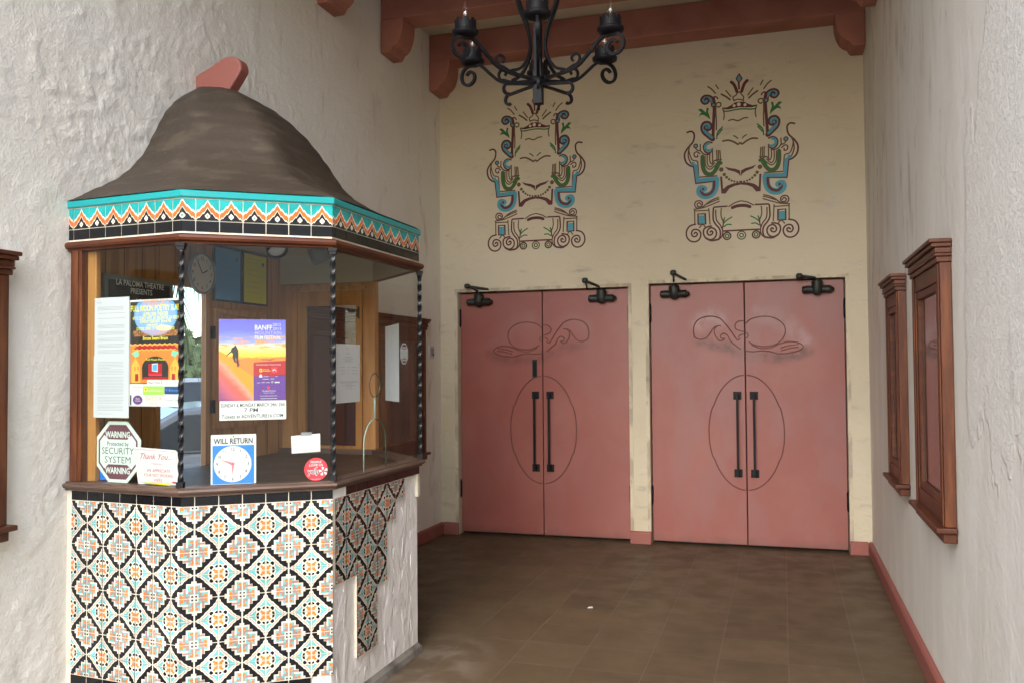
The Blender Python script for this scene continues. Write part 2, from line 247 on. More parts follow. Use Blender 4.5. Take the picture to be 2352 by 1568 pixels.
# custom node materials -------------------------------------------------
def nodes(name,rough=.6):
    mt=bpy.data.materials.new(name); mt.use_nodes=True; n=mt.node_tree; MATS[name]=mt
    return n,n.nodes['Principled BSDF'],n.nodes.new('ShaderNodeTexCoord')
def mathn(n,op,a,b=None,c=None):
    q=n.nodes.new('ShaderNodeMath'); q.operation=op
    for i,v in enumerate((a,b,c)):
        if v is None: continue
        if isinstance(v,(int,float)): q.inputs[i].default_value=v
        else: n.links.new(v,q.inputs[i])
    return q.outputs[0]
def mixc(n,f,a,b):
    q=n.nodes.new('ShaderNodeMix'); q.data_type='RGBA'
    for k,v in (('Factor',f),('A',a),('B',b)):
        if isinstance(v,(int,float)): q.inputs[k].default_value=v
        elif isinstance(v,tuple): q.inputs[k].default_value=rgb(v)
        else: n.links.new(v,q.inputs[k])
    return q.outputs['Result']
def noisen(n,tc,sc,det=5,rgh=.55,dist=0):
    mp=n.nodes.new('ShaderNodeMapping'); n.links.new(tc.outputs['Object'],mp.inputs[0]); mp.inputs['Scale'].default_value=sc if isinstance(sc,tuple) else (sc,)*3
    t=n.nodes.new('ShaderNodeTexNoise'); t.inputs['Scale'].default_value=1; t.inputs['Detail'].default_value=det; t.inputs['Roughness'].default_value=rgh; t.inputs['Distortion'].default_value=dist
    n.links.new(mp.outputs[0],t.inputs['Vector']); return t.outputs['Fac']
def mrange(n,v,lo,hi,a=0,b=1):
    r=n.nodes.new('ShaderNodeMapRange'); r.interpolation_type='SMOOTHSTEP'
    for k,x in (('From Min',lo),('From Max',hi),('To Min',a),('To Max',b)): r.inputs[k].default_value=x
    n.links.new(v,r.inputs['Value']); return r.outputs[0]
def bumpn(n,b,h,d=.001):
    bp=n.nodes.new('ShaderNodeBump'); bp.inputs['Strength'].default_value=1; bp.inputs['Distance'].default_value=d
    n.links.new(h,bp.inputs['Height']); n.links.new(bp.outputs[0],b.inputs['Normal'])
def sep(n,tc):
    s=n.nodes.new('ShaderNodeSeparateXYZ'); n.links.new(tc.outputs['Object'],s.inputs[0]); return s.outputs
# floor tiles
n,b,tc=nodes('floor_tile')
mp=n.nodes.new('ShaderNodeMapping'); n.links.new(tc.outputs['Object'],mp.inputs[0]); mp.inputs['Location'].default_value=(-.005,.205,0)
br=n.nodes.new('ShaderNodeTexBrick'); br.offset=0; br.inputs['Scale'].default_value=1; br.inputs['Brick Width'].default_value=.3325; br.inputs['Row Height'].default_value=.34; br.inputs['Mortar Size'].default_value=.0042; br.inputs['Mortar Smooth'].default_value=.3
n.links.new(mp.outputs[0],br.inputs['Vector']); br.inputs['Color1'].default_value=rgb((.080,.055,.030)); br.inputs['Color2'].default_value=rgb((.104,.072,.040)); br.inputs['Mortar'].default_value=rgb((.125,.097,.066))
c=mixc(n,mrange(n,noisen(n,tc,2.2,6),.40,.70,0,.45),br.outputs['Color'],(.12,.085,.045))
c=mixc(n,mrange(n,noisen(n,tc,(7,3,1),7,.7),.58,.8,0,.35),c,(.055,.038,.02))
xyz=sep(n,tc)
# worn pale patch around the booth corner
dx=mathn(n,'ADD',xyz[0],1.72); dy=mathn(n,'ADD',xyz[1],-3.95); dd=mathn(n,'SQRT',mathn(n,'ADD',mathn(n,'MULTIPLY',mathn(n,'MULTIPLY',dx,dx),4.),mathn(n,'MULTIPLY',dy,dy)))
c=mixc(n,mathn(n,'MULTIPLY',mrange(n,dd,.35,.8,1,0),mrange(n,noisen(n,tc,6,6),.42,.62,.1,.8)),c,(.17,.135,.10))
c=mixc(n,mrange(n,noisen(n,tc,170,2),.74,.78),c,(.2,.18,.15))
n.links.new(c,b.inputs['Base Color']); n.links.new(mrange(n,noisen(n,tc,5,5),.35,.7,.42,.65),b.inputs['Roughness']); b.inputs['Specular IOR Level'].default_value=.3
h=mathn(n,'ADD',mathn(n,'MULTIPLY',br.outputs['Fac'],-1.),mathn(n,'MULTIPLY',noisen(n,tc,9,5),1.2)); bumpn(n,b,h)
# right wall: smooth troweled repair at the back, gritty stucco nearer the street
n,b,tc=nodes('stucco_right'); xyz=sep(n,tc)
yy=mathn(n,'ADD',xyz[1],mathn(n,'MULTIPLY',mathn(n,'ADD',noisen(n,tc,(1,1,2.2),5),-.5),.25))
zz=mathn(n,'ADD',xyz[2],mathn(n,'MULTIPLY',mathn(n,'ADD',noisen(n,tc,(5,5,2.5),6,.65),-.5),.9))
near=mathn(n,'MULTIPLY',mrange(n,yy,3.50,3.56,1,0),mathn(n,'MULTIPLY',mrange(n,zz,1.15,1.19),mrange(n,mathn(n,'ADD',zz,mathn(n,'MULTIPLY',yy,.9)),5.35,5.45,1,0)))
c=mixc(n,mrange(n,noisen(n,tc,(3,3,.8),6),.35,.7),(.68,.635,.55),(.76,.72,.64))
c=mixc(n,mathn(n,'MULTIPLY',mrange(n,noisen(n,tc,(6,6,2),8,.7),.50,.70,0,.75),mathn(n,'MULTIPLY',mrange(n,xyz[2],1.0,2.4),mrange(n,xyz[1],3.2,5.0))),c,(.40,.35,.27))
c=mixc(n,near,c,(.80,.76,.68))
c=mixc(n,mrange(n,noisen(n,tc,(6,6,1.1),4),.66,.78,0,.4),c,(.5,.44,.38))
n.links.new(c,b.inputs['Base Color']); b.inputs['Roughness'].default_value=.85
grit=mathn(n,'ADD',mathn(n,'MULTIPLY',mathn(n,'MULTIPLY',mrange(n,noisen(n,tc,75,4,.7),.45,.66),2.4),mathn(n,'ADD',mathn(n,'MULTIPLY',near,1.),.15)),mathn(n,'MULTIPLY',noisen(n,tc,(7,7,9),7,.66,.3),7.))
streak=mathn(n,'MULTIPLY',noisen(n,tc,(9,9,3),6,.62,.8),3.5)
pits=mathn(n,'MULTIPLY',mrange(n,noisen(n,tc,(9,9,5),7,.72),.62,.7),mathn(n,'MULTIPLY',mrange(n,xyz[2],1.6,2.4),-4.))
edge=mathn(n,'MULTIPLY',near,5.)
bumpn(n,b,mathn(n,'ADD',mathn(n,'ADD',grit,streak),mathn(n,'ADD',edge,pits)))
n,b,tc=nodes('stucco_left')
c=mixc(n,mrange(n,noisen(n,tc,1.2,4),.4,.65),(.80,.77,.69),(.76,.72,.63)); c=mixc(n,mrange(n,noisen(n,tc,(8,8,3),7,.7),.62,.80,0,.5),c,(.55,.52,.45)); c=mixc(n,mathn(n,'MULTIPLY',mrange(n,noisen(n,tc,(5,6,1.8),7,.68,.5),.56,.70,0,.55),mrange(n,sep(n,tc)[1],3.6,5.2)),c,(.47,.43,.34))
n.links.new(c,b.inputs['Base Color']); b.inputs['Roughness'].default_value=.85
bumpn(n,b,mathn(n,'ADD',mathn(n,'MULTIPLY',noisen(n,tc,26,8,.7,.3),4.0),mathn(n,'MULTIPLY',mrange(n,noisen(n,tc,80,4,.7),.45,.62),1.2)))
# pink doors, softly paler along the carving's top and darker along its underside
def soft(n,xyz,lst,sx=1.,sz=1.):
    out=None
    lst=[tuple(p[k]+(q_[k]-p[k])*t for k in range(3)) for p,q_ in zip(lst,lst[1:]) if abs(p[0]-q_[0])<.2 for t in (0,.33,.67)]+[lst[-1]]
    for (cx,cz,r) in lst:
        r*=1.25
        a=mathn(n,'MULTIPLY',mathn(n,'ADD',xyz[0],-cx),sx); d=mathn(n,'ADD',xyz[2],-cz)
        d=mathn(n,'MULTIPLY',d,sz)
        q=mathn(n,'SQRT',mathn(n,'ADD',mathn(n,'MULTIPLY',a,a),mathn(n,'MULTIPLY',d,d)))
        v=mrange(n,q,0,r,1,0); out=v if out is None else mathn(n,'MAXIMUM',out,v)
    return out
def doormat(name,cx,sgn,kl,kd,low):
    n,b,tc=nodes(name); xyz=sep(n,tc)
    c=mixc(n,mrange(n,noisen(n,tc,2.2,4),.4,.7),(.265,.072,.055),(.29,.09,.069))
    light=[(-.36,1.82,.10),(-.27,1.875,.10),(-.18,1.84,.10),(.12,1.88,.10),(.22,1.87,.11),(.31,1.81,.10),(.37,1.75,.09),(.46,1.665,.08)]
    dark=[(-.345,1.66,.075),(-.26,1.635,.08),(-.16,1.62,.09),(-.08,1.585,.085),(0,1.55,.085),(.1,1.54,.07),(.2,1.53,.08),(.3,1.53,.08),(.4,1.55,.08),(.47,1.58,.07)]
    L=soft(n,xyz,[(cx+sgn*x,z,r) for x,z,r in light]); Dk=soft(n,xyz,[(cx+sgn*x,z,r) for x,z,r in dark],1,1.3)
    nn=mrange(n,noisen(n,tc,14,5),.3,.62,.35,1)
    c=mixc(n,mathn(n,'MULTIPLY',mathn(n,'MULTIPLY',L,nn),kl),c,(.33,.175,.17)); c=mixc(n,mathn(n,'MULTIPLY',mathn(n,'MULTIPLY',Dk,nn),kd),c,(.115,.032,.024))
    c=mixc(n,mathn(n,'MULTIPLY',mrange(n,noisen(n,tc,(3,3,1.2),4),.42,.62),low),c,(.255,.103,.095))
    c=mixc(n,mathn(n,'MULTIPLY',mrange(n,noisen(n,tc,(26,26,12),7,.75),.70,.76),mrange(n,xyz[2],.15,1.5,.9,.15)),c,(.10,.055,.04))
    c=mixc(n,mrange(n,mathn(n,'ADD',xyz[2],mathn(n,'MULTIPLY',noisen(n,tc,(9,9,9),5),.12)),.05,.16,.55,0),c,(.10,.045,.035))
    n.links.new(c,b.inputs['Base Color']); b.inputs['Roughness'].default_value=.45
    bumpn(n,b,mathn(n,'ADD',mathn(n,'MULTIPLY',noisen(n,tc,90,3),.35),mathn(n,'MULTIPLY',noisen(n,tc,(18,18,3),4),.5)))
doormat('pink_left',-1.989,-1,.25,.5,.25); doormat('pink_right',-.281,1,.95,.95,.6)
# ---------------- ground and building shell ----------------
FL=Fr((0,0,0),(1,0,0),(0,1,0))
g=MB(); g.rect(FL,-90,-90,90,90,-.13,'asphalt'); tag(g.build('road'),kind='structure')
g=MB(); g.box(FL,-5.2,-3.13,-6,30,-.128,-.004,'concrete'); g.box(FL,.86,6,-6,30,-.128,-.004,'concrete'); g.box(FL,-3.13,.86,-6,-2.0,-.128,-.004,'concrete'); tag(g.build('pavement'),kind='structure')
g=MB(); g.box(FL,-3.125,.855,-1.995,7.5,-.128,0,'floor_tile'); tag(g.build('floor'),kind='structure')
g=MB(); g.box(FL,-3.14,.86,1.5,7.54,CEIL,CEIL+.2,'stucco_back'); tag(g.build('ceiling'),kind='structure')

BK=Fr((0,D,0),(1,0,0),(0,0,1),(0,-1,0))      # back wall: a = world x
LW=Fr((WL,0,0),(0,1,0),(0,0,1),(1,0,0))      # left wall: a = world y
RW=Fr((WR,0,0),(0,1,0),(0,0,1),(-1,0,0))     # right wall: a = world y
T1,T2=2.135,2.152
D1=(-2.752,-1.226); D2=(-1.055,.482); DD=.055
def wall_holes(mb,fr,a0,a1,b0,b1,holes,dep,m,jm=None):
    """wall slab with rectangular openings; face tiled from butt-jointed rectangles"""
    xs=sorted({a0,a1}|{h[0] for h in holes}|{h[1] for h in holes}); zs=sorted({b0,b1}|{h[2] for h in holes}|{h[3] for h in holes})
    for i in range(len(xs)-1):
        for j in range(len(zs)-1):
            cx,cz=(xs[i]+xs[i+1])/2,(zs[j]+zs[j+1])/2
            if any(h[0]<cx<h[1] and h[2]<cz<h[3] for h in holes): continue
            for off in (0,-dep): mb.rect(fr,xs[i],zs[j],xs[i+1],zs[j+1],off,m)
    for h in holes:
        a,b,c,d=h; P=fr.p
        for (p,q) in (((a,c),(a,d)),((a,d),(b,d)),((b,d),(b,c)),((b,c),(a,c))):
            mb.face([P(*p,0),P(*q,0),P(*q,-dep),P(*p,-dep)],jm or m)
    P=fr.p
    for (p,q) in (((a0,b0),(a0,b1)),((a0,b1),(a1,b1)),((a1,b1),(a1,b0))): mb.face([P(*p,0),P(*q,0),P(*q,-dep),P(*p,-dep)],m)
w=empty('stucco_wall',(-1.1,D,0),'yellowish cream stucco end wall with two painted scroll motifs above pink double doors','wall')
b_=MB(); wall_holes(b_,BK,WL+.001,WR-.001,0,CEIL-.001,[(D1[0],D1[1],-.01,T1),(D2[0],D2[1],-.01,T2)],.2,'stucco_back')
# thick plaster lip round the openings
for (x0,x1,t) in ((D1[0],D1[1],T1),(D2[0],D2[1],T2)):
    for q in ((x0-.028,x0,.11,t+.028),(x1,x1+.028,.11,t+.028),(x0,x1,t,t+.028)): b_.box(BK,*q,0.002,.010,'lip')
b_.build('wall_face',w)
def base_bd(parent,fr,a0,a1,h=.105,t=.03,z0=.0,m='pink_trim'):
    q=MB(); q.extr(Fr(fr.p(a0,0,.001),fr.n,(0,0,1),fr.u),[(0,z0+.002),(t,z0+.002),(t,h-.012),(t-.01,h),(0,h)],0,a1-a0,m); return q.build('baseboard',parent,bevel=.003)
base_bd(w,BK,WL+.032,D1[0]); base_bd(w,BK,D1[1],D2[0]); base_bd(w,BK,D2[1],WR-.032)
COLK={'M':'wM','B':'wB','G':'wG','O':'wO','W':'wW'}
def mural(cx,cz,sc,parent,label):
    q=MB()
    for i,(k,c,wd,pt,mir) in enumerate(MURAL):
        off=.0015+i*.00002; pts=[(pt[j]/1000,pt[j+1]/1000) for j in range(0,len(pt),2)]; wd=wd/1000*sc*(1.0 if k in 'cr' else 1)
        for sg in ((1,-1) if mir else (1,)):
            P=[(cx+sg*x*sc,cz+z*sc) for x,z in pts]
            if k=='p': q.poly(BK,P,off,COLK[c])
            elif k=='l': q.ribbon(BK,smooth([(x,z,0) for x,z in P],5),max(wd*1.75,.0102),off,COLK[c])
            elif k=='k': q.ribbon(BK,P,max(wd*1.75,.0102),off,COLK[c])
            elif k=='c': q.disc(BK,P[0][0],P[0][1],wd,off,COLK[c],14)
            elif k=='r': q.ring(BK,P[0][0],P[0][1],wd,.0095,off,COLK[c],22)
    o=q.build('painted_motif',parent); o['label']=label
mural(-.2975,3.131,1,w,'maroon, turquoise and green scroll motif painted over the right doors')
mural(-2.026,3.125,.985,w,'maroon, turquoise and green scroll motif painted over the left doors')
# left wall with the narrow window behind the booth
WIN=(3.575,3.925,.90,1.885)
w=empty('stucco_wall',(WL,3,0),'pale stucco wall with rough trowelled ridges carrying the tiled ticket booth','wall')
b_=MB(); wall_holes(b_,LW,-1.99,1.2,-.004,CEIL-.001,[],.2,'stucco_left'); wall_holes(b_,LW,7.32,7.51,-.004,CEIL-.001,[],.2,'stucco_left')
LB=Fr(LW.p(0,0,-.2),LW.u,LW.v,LW.n)
for q4 in ((1.2,-.004,3.3,CEIL-.001),(4.55,-.004,7.32,CEIL-.001),(3.3,-.004,4.55,.7),(3.3,2.12,4.55,CEIL-.001)): b_.rect(LB,q4[0],q4[1],q4[2],q4[3],0,'stucco_left')
from mathutils import noise as NZ
def sst(x,a,b): 
    t=min(max((x-a)/(b-a),0),1); return t*t*(3-2*t)
def relief(y,z):
    p=V(y,z,0)
    wx=NZ.noise(p*8+V(3,0,0))*.05; wz=NZ.noise(p*8+V(0,9,0))*.05
    q_=V(y+wx,z+wz,.3)
    f1=NZ.fractal(q_*6.5,.72,2.1,6); f2=NZ.fractal(q_*17+V(7,3,0),.8,2.1,4); m_=sst(NZ.noise(p*1.3+V(5,5,5)),-.35,.25)
    amp=1-.45*sst(y,4.4,6.2)
    return .85*amp*(.0026*sst(f1,.05,.085)*(.3+.7*m_)+.0020*sst(f2,.08,.15)*m_+.0022*sst(f1,.34,.39)+.0008*f2+.0010*NZ.noise(p*40)*m_)
ST=.0105; ny=int((7.32-1.2)/ST); nz_=int(CEIL/ST); vs=[]
for j in range(nz_+1):
    z=(CEIL-.001)*j/nz_
    for i in range(ny+1):
        y=1.2+(7.32-1.2)*i/ny; vs.append((WL+.0005+max(relief(y,z),0),y,z))
fs=[]
for j in range(nz_):
    z=CEIL*(j+.5)/nz_
    for i in range(ny):
        y=1.2+6.12*(i+.5)/ny
        if 3.3<y<4.55 and .7<z<2.12: continue
        a_=j*(ny+1)+i; fs.append((a_,a_+1,a_+ny+2,a_+ny+1))
b_.mesh(vs,fs,'stucco_left',True)
b_.build('wall_face',w)
base_bd(w,LW,4.75,D-.001); base_bd(w,LW,-.98,3.0)
g=MB(); g.box(LW,3.302,4.548,.702,2.118,-.12,-.115,'tinted_pane'); g.build('window_pane',w)
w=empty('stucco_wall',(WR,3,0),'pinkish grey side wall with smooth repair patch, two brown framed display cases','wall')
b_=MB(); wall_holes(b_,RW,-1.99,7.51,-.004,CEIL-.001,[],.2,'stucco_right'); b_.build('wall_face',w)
base_bd(w,RW,-.98,D-.001)
# ---------------- beams ----------------
ORD=['nearest the end wall','second from the end wall','third from the end wall']
for i in range(6):
    y=7.07-.97*i; dz=.235 if i else .238
    e=empty('ceiling_beam',(-1.1,y,4.1),('reddish brown ceiling beam with curved corbels, '+ORD[i]) if i<3 else 'reddish brown ceiling beam over the street half of the porch','beam','ceiling beams')
    f=Fr((0,y,0),(1,0,0),(0,0,1),(0,-1,0))
    b_=MB(); b_.box(f,WL+.003,WR-.003,4.145,CEIL-.003,-dz,0,'beam_paint'); b_.build('beam',e,bevel=.006)
    prof=[(0,3.885),(.078,3.888),(.092,3.905),(.102,3.928),(.125,3.94),(.150,3.968),(.168,4.01),(.178,4.05),(.184,4.09),(.186,4.143),(0,4.143)]
    for s_ in (1,-1):
        q=MB(); x0=WL+.003 if s_==1 else WR-.003
        q.extr(f,[(x0+s_*(a if s_==1 else a*1.15),b) for a,b in prof],-dz+.004,.004,'beam_paint'); q.build('corbel',e,bevel=.004)
# ---------------- doors ----------------
def double_door(x0,x1,top,mt,mir,label,closers,plate):
    cx=(x0+x1)/2; e=empty('double_door',(cx,D+DD,0),label,'door')
    yb=DD+.05
    q=MB(); q.box(BK,x0+.001,x1-.001,.0,top-.001,-.18,-yb-.015,'door_gap'); q.build('dark_gap',e)
    for si,(a,b) in enumerate(((x0+.008,cx-.004),(cx+.004,x1-.008))):
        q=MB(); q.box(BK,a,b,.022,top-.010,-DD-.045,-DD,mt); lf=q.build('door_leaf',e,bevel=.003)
        f=Fr(BK.p(0,0,-DD),BK.u,BK.v,BK.n)
        # carved lines (grooves with a rounded bead)
        q=MB()
        sg=-1 if mir else 1
        for l in CARVE:
            P=smooth([(cx+sg*l[j]/1000,l[j+1]/1000,0) for j in range(0,len(l),2)],6)
            seg=[]
            for p in P+[None]:
                if p is not None and a+.003<p.x<b-.003: seg.append(p)
                else:
                    if len(seg)>2: q.tube([f.p(p_.x,p_.y,.0008) for p_ in seg],.0046,'carve',6)
                    seg=[]
        N=64; R1,R3=.287,.465
        seg=[]
        for k in range(N+1):
            an=pi/2+(pi*k/N if si==0 else -pi*k/N); rr=1.0-(.018 if 22<k<42 else 0)+ (0.012 if k<7 or k>57 else 0)
            x=cx+R1*cos(an)*(1.0+(.03 if 22<k<42 else 0)); z=.927+R3*sin(an)
            if a+.002<x<b-.002: seg.append(f.p(x,z,.0008))
        q.tube(seg,.005,'carve',6); q.build('carved_line',lf)
        # pull handle
        hx=cx-.098 if si==0 else cx+.033+.03; hx=cx+(-.066 if si==0 else .064)
        q=MB()
        for hz in (1.226,.598):
            q.box(f,hx-.032,hx+.032,hz-.032,hz+.032,.001,.009,'iron'); q.box(f,hx-.011,hx+.011,hz-.011,hz+.011,.009,.05,'iron')
        q.box(f,hx-.009,hx+.009,.575,1.25,.048,.064,'iron'); q.build('pull_handle',lf,bevel=.002)
        for hz in (1.91,.40):
            q=MB(); hxx=a-.004 if si==0 else b+.004
            q.tube([f.p(hxx,hz-.07,.006),f.p(hxx,hz+.07,.006)],.011,'iron',10); q.tube([f.p(hxx,hz-.082,.006),f.p(hxx,hz+.082,.006)],.006,'iron',8); q.build('hinge',lf)
        if plate and si==0:
            q=MB(); q.box(f,cx-.093,cx-.05,1.378,1.535,.001,.007,'bronze'); q.box(f,cx-.087,cx-.056,1.39,1.522,.007,.009,'iron'); q.build('lock_plate',lf,bevel=.001)
        # closer
        cxx,kind=closers[si]
        q=MB(); zc=top-.09
        q.lathe(f.p(cxx-.115,zc,.045),[(.020,0),(.030,.012),(.030,.03),(.027,.05),(.027,.175),(.031,.19),(.031,.21),(.020,.225),(.012,.24)],'bronze',16,BK.u)
        q.lathe(f.p(cxx,zc-.045,.05),[(.012,0),(.028,.008),(.040,.03),(.044,.055),(.044,.105),(.036,.115),(.014,.118),(.012,.14)],'bronze',16,(0,0,1))
        q.box(f,cxx-.085,cxx+.085,zc-.025,zc+.035,.001,.02,'bronze')
        if kind=='far': pts=[(cxx,zc+.09,.05),(cxx-.13,zc+.15,.10),(cxx-.12,zc+.085,.05)]; foot=(cxx-.12,cxx-.06)
        elif kind=='near': pts=[(cxx,zc+.09,.05),(cxx-.08,zc+.135,.13),(cxx+.13,zc+.10,.04)]; foot=(cxx+.09,cxx+.16)
        elif kind=='up': pts=[(cxx,zc+.09,.05),(cxx+.0,zc+.17,.10),(cxx+.11,zc+.105,.05)]; foot=(cxx+.07,cxx+.14)
        else: pts=[(cxx,zc+.09,.05),(cxx-.135,zc+.105,.10),(cxx-.14,zc+.085,.05)]; foot=(cxx-.16,cxx-.10)
        q.tube([f.p(*p) for p in pts],.0125,'bronze',8); q.lathe(f.p(*pts[1])-V(0,0,.018),[(.02,0),(.026,.008),(.026,.03),(.016,.04)],'bronze',12)
        q.box(f,foot[0],foot[1],zc+.085,zc+.108,.02,.062,'bronze'); q.build('door_closer',lf,bevel=.002)
    return e
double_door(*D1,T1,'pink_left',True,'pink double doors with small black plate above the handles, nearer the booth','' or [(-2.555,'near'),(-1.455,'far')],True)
double_door(*D2,T2,'pink_right',False,'pink double doors with softly paler and darker tones round the carving, beside the corner with framed cases',[(-.845,'up'),(.275,'side')],False)
# ---------------- display cases ----------------
def display_case(fr,a0,a1,z0,z1,label,poster=None,sw=.07,dp=.045):
    """fr.n points out of the wall; a0..a1 outer frame, z0..z1 without cornice"""
    e=empty('display_case',tuple(fr.p((a0+a1)/2,z0)),label,'display case','framed display cases on the side walls')
    q=MB(); q.box(fr,a0+.01,a1-.01,z0,z1,.001,.012,'mirrorlike')
    q.build('backing',e)
    q=MB()
    for s0,s1 in ((a0,a0+sw),(a1-sw,a1)):
        q.box(fr,s0,s1,z0,z1,.002,dp,'wood_stile'); q.box(fr,s0+.012,s1-.012,z0,z1,dp,dp+.006,'wood_stile')
    q.box(fr,a0+sw,a1-sw,z0,z0+sw,.002,dp,'wood_dark'); q.box(fr,a0+sw,a1-sw,z1-sw,z1,.002,dp,'wood_dark')
    q.build('frame',e,bevel=.004)
    q=MB(); i0=a0+sw+.002; i1=a1-sw-.002
    for s0,s1,b0,b1 in ((i0,i0+.035,z0+sw,z1-sw),(i1-.035,i1,z0+sw,z1-sw),(i0+.035,i1-.035,z0+sw,z0+sw+.035),(i0+.035,i1-.035,z1-sw-.035,z1-sw)): q.box(fr,s0,s1,b0,b1,.014,.04,'wood_dark')
    q.build('inner_frame',e,bevel=.003)
    q=MB(); q.box(fr,i0+.03,i1-.03,z0+sw+.03,z1-sw-.03,.022,.026,'case_glass'); q.build('glass',e)
    q=MB()
    for h0,h1,o in ((0,.022,.02),(.022,.034,.034),(.034,.058,.03),(.058,.075,.052),(.075,.092,.068)):
        q.box(fr,a0-o*.35,a1+o*.35,z1+h0+.0005,z1+h1,.002,dp+o*.6,'wood_dark')
    q.build('cornice',e,bevel=.004)
    q=MB(); q.box(fr,a0-.02,a1+.02,z0-.022,z0-.0005,.002,dp+.035,'wood_dark'); q.box(fr,a0-.004,a1+.004,z0-.062,z0-.0225,.002,dp+.008,'wood_dark'); q.build('sill',e,bevel=.005)
    return e
display_case(RW,3.80,4.55,.825,1.865,'brown framed display case on the right wall, nearer the camera')
display_case(RW,5.12,5.68,.825,1.86,'brown framed display case on the right wall, nearer the pink doors')
display_case(LW,4.90,6.87,.765,1.785,'brown framed display case on the left wall behind the ticket booth')
display_case(LW,1.50,2.685,.87,1.835,'brown framed display case left of the ticket booth, mostly cut off by the photo edge')
q=MB(); q.box(LW,7.03,7.135,1.548,1.660,.002,.012,'metal_light'); q.box(LW,7.06,7.11,1.57,1.64,.012,.020,'grey'); q.lathe(LW.p(7.09,1.585,.02),[(.008,0),(.007,.008)],'ink',12,LW.n); tag(q.build('wall_plate',bevel=.002),'small grey metal switch plate on the stucco between booth and left doors','switch plate')
# ---------------- chandelier ----------------
P0=V(-1.185,4.35,0)
ch=empty('chandelier',(P0.x,P0.y,CEIL),'black wrought iron chandelier with scrolled arms and clear candle bulbs under the ceiling beams','chandelier')
q=MB(); q.tube([P0+V(0,0,2.825),P0+V(0,0,3.0)],.026,'iron',4,sq=True); q.lathe(P0,[(.03,2.925),(.045,2.935),(.045,2.955),(.03,2.965)],'iron',12)
q.tube([P0+V(0,0,2.95),P0+V(0,0,3.75)],.021,'iron',4,sq=True); q.tube([P0+V(0,0,3.7),P0+V(0,0,CEIL-.002)],.010,'iron',8)
q.lathe(P0,[(.02,3.68),(.05,3.70),(.05,3.74),(.02,3.76)],'iron',12); q.lathe(P0,[(.02,4.26),(.07,4.34),(.07,CEIL-.001)],'iron',16)
q.build('centre_post',ch)
def arc(cr,cz,r0,r1,a0,a1,n=16): return [(cr+(r0+(r1-r0)*i/n)*cos(a0+(a1-a0)*i/n),cz+(r0+(r1-r0)*i/n)*sin(a0+(a1-a0)*i/n)) for i in range(n+1)]
for k in range(6):
    an=radians(-75+60*k); d=V(cos(an),sin(an),0); 
    def PP(l): return [P0+d*r+V(0,0,z) for r,z in l]
    q=MB(); RC=.415
    main=smooth([(.0,2.945,0),(.08,2.955,0),(.17,2.965,0),(.235,2.985,0),(.29,3.03,0),(.345,3.082,0),(RC-.03,3.108,0)],5)
    sc=arc(RC+.018,3.045,.066,.060,radians(125),radians(90),4)+arc(RC+.018,3.045,.060,.020,radians(85),radians(-330),34)
    q.tube(PP([(p.x,p.y) for p in main]+sc),.0085,'iron',4,sq=True)
    up=arc(.215,3.022,.034,.014,radians(-100),radians(230),24)
    q.tube(PP([(.13,2.965)]+[(.17,2.972)]+up),.0065,'iron',4,sq=True)
    q.tube(PP([(.02,2.925),(.10,2.915),(.17,2.905)]+arc(.175,2.872,.033,.018,radians(80),radians(-110),14)),.0075,'iron',4,sq=True)
    q.tube(PP([(p.x,p.y) for p in smooth([(.16,2.975,0),(.10,3.0,0),(.055,3.07,0),(.045,3.15,0),(.07,3.25,0),(.115,3.36,0),(.14,3.50,0),(.10,3.62,0),(.03,3.70,0)],5)]),.0075,'iron',4,sq=True)
    q.lathe(PP([(RC,0)])[0],[(.02,3.105),(.045,3.108),(.066,3.118),(.068,3.132),(.060,3.134),(.054,3.136)],'iron',18)
    c=PP([(RC,0)])[0]; vs=[];fs=[]; nn=32
    for j in range(nn):
        a=2*pi*j/nn; h=3.19 if j%4 else 3.165
        for (r,z) in ((.0535,3.134),(.0535,h),(.050,h),(.050,3.134)): vs.append(c+V(cos(a)*r,sin(a)*r,z))
    for j in range(nn):
        a=j*4;b2=((j+1)%nn)*4
        for t in range(3): fs.append((a+t,b2+t,b2+t+1,a+t+1))
    q.mesh(vs,fs,'iron'); arm=q.build('arm',ch)
    q=MB(); q.lathe(c,[(.010,3.136),(.010,3.195)],'iron',10); q.lathe(c,[(.007,3.196),(.013,3.207),(.016,3.224),(.013,3.246),(.006,3.266),(.002,3.285)],'bulbglass',12,caps=False); q.tube([c+V(0,0,3.2),c+V(0,0,3.232)],.0015,'metal_light',6); q.build('candle_bulb',arm)
# litter
q=MB(); q.extr(FL,[(-1.155,5.28),(-1.125,5.285),(-1.13,5.31),(-1.15,5.305)],.001,.004,'paper'); tag(q.build('paper_scrap'),'tiny white scrap of litter on the dark floor tiles in front of the doors','litter')
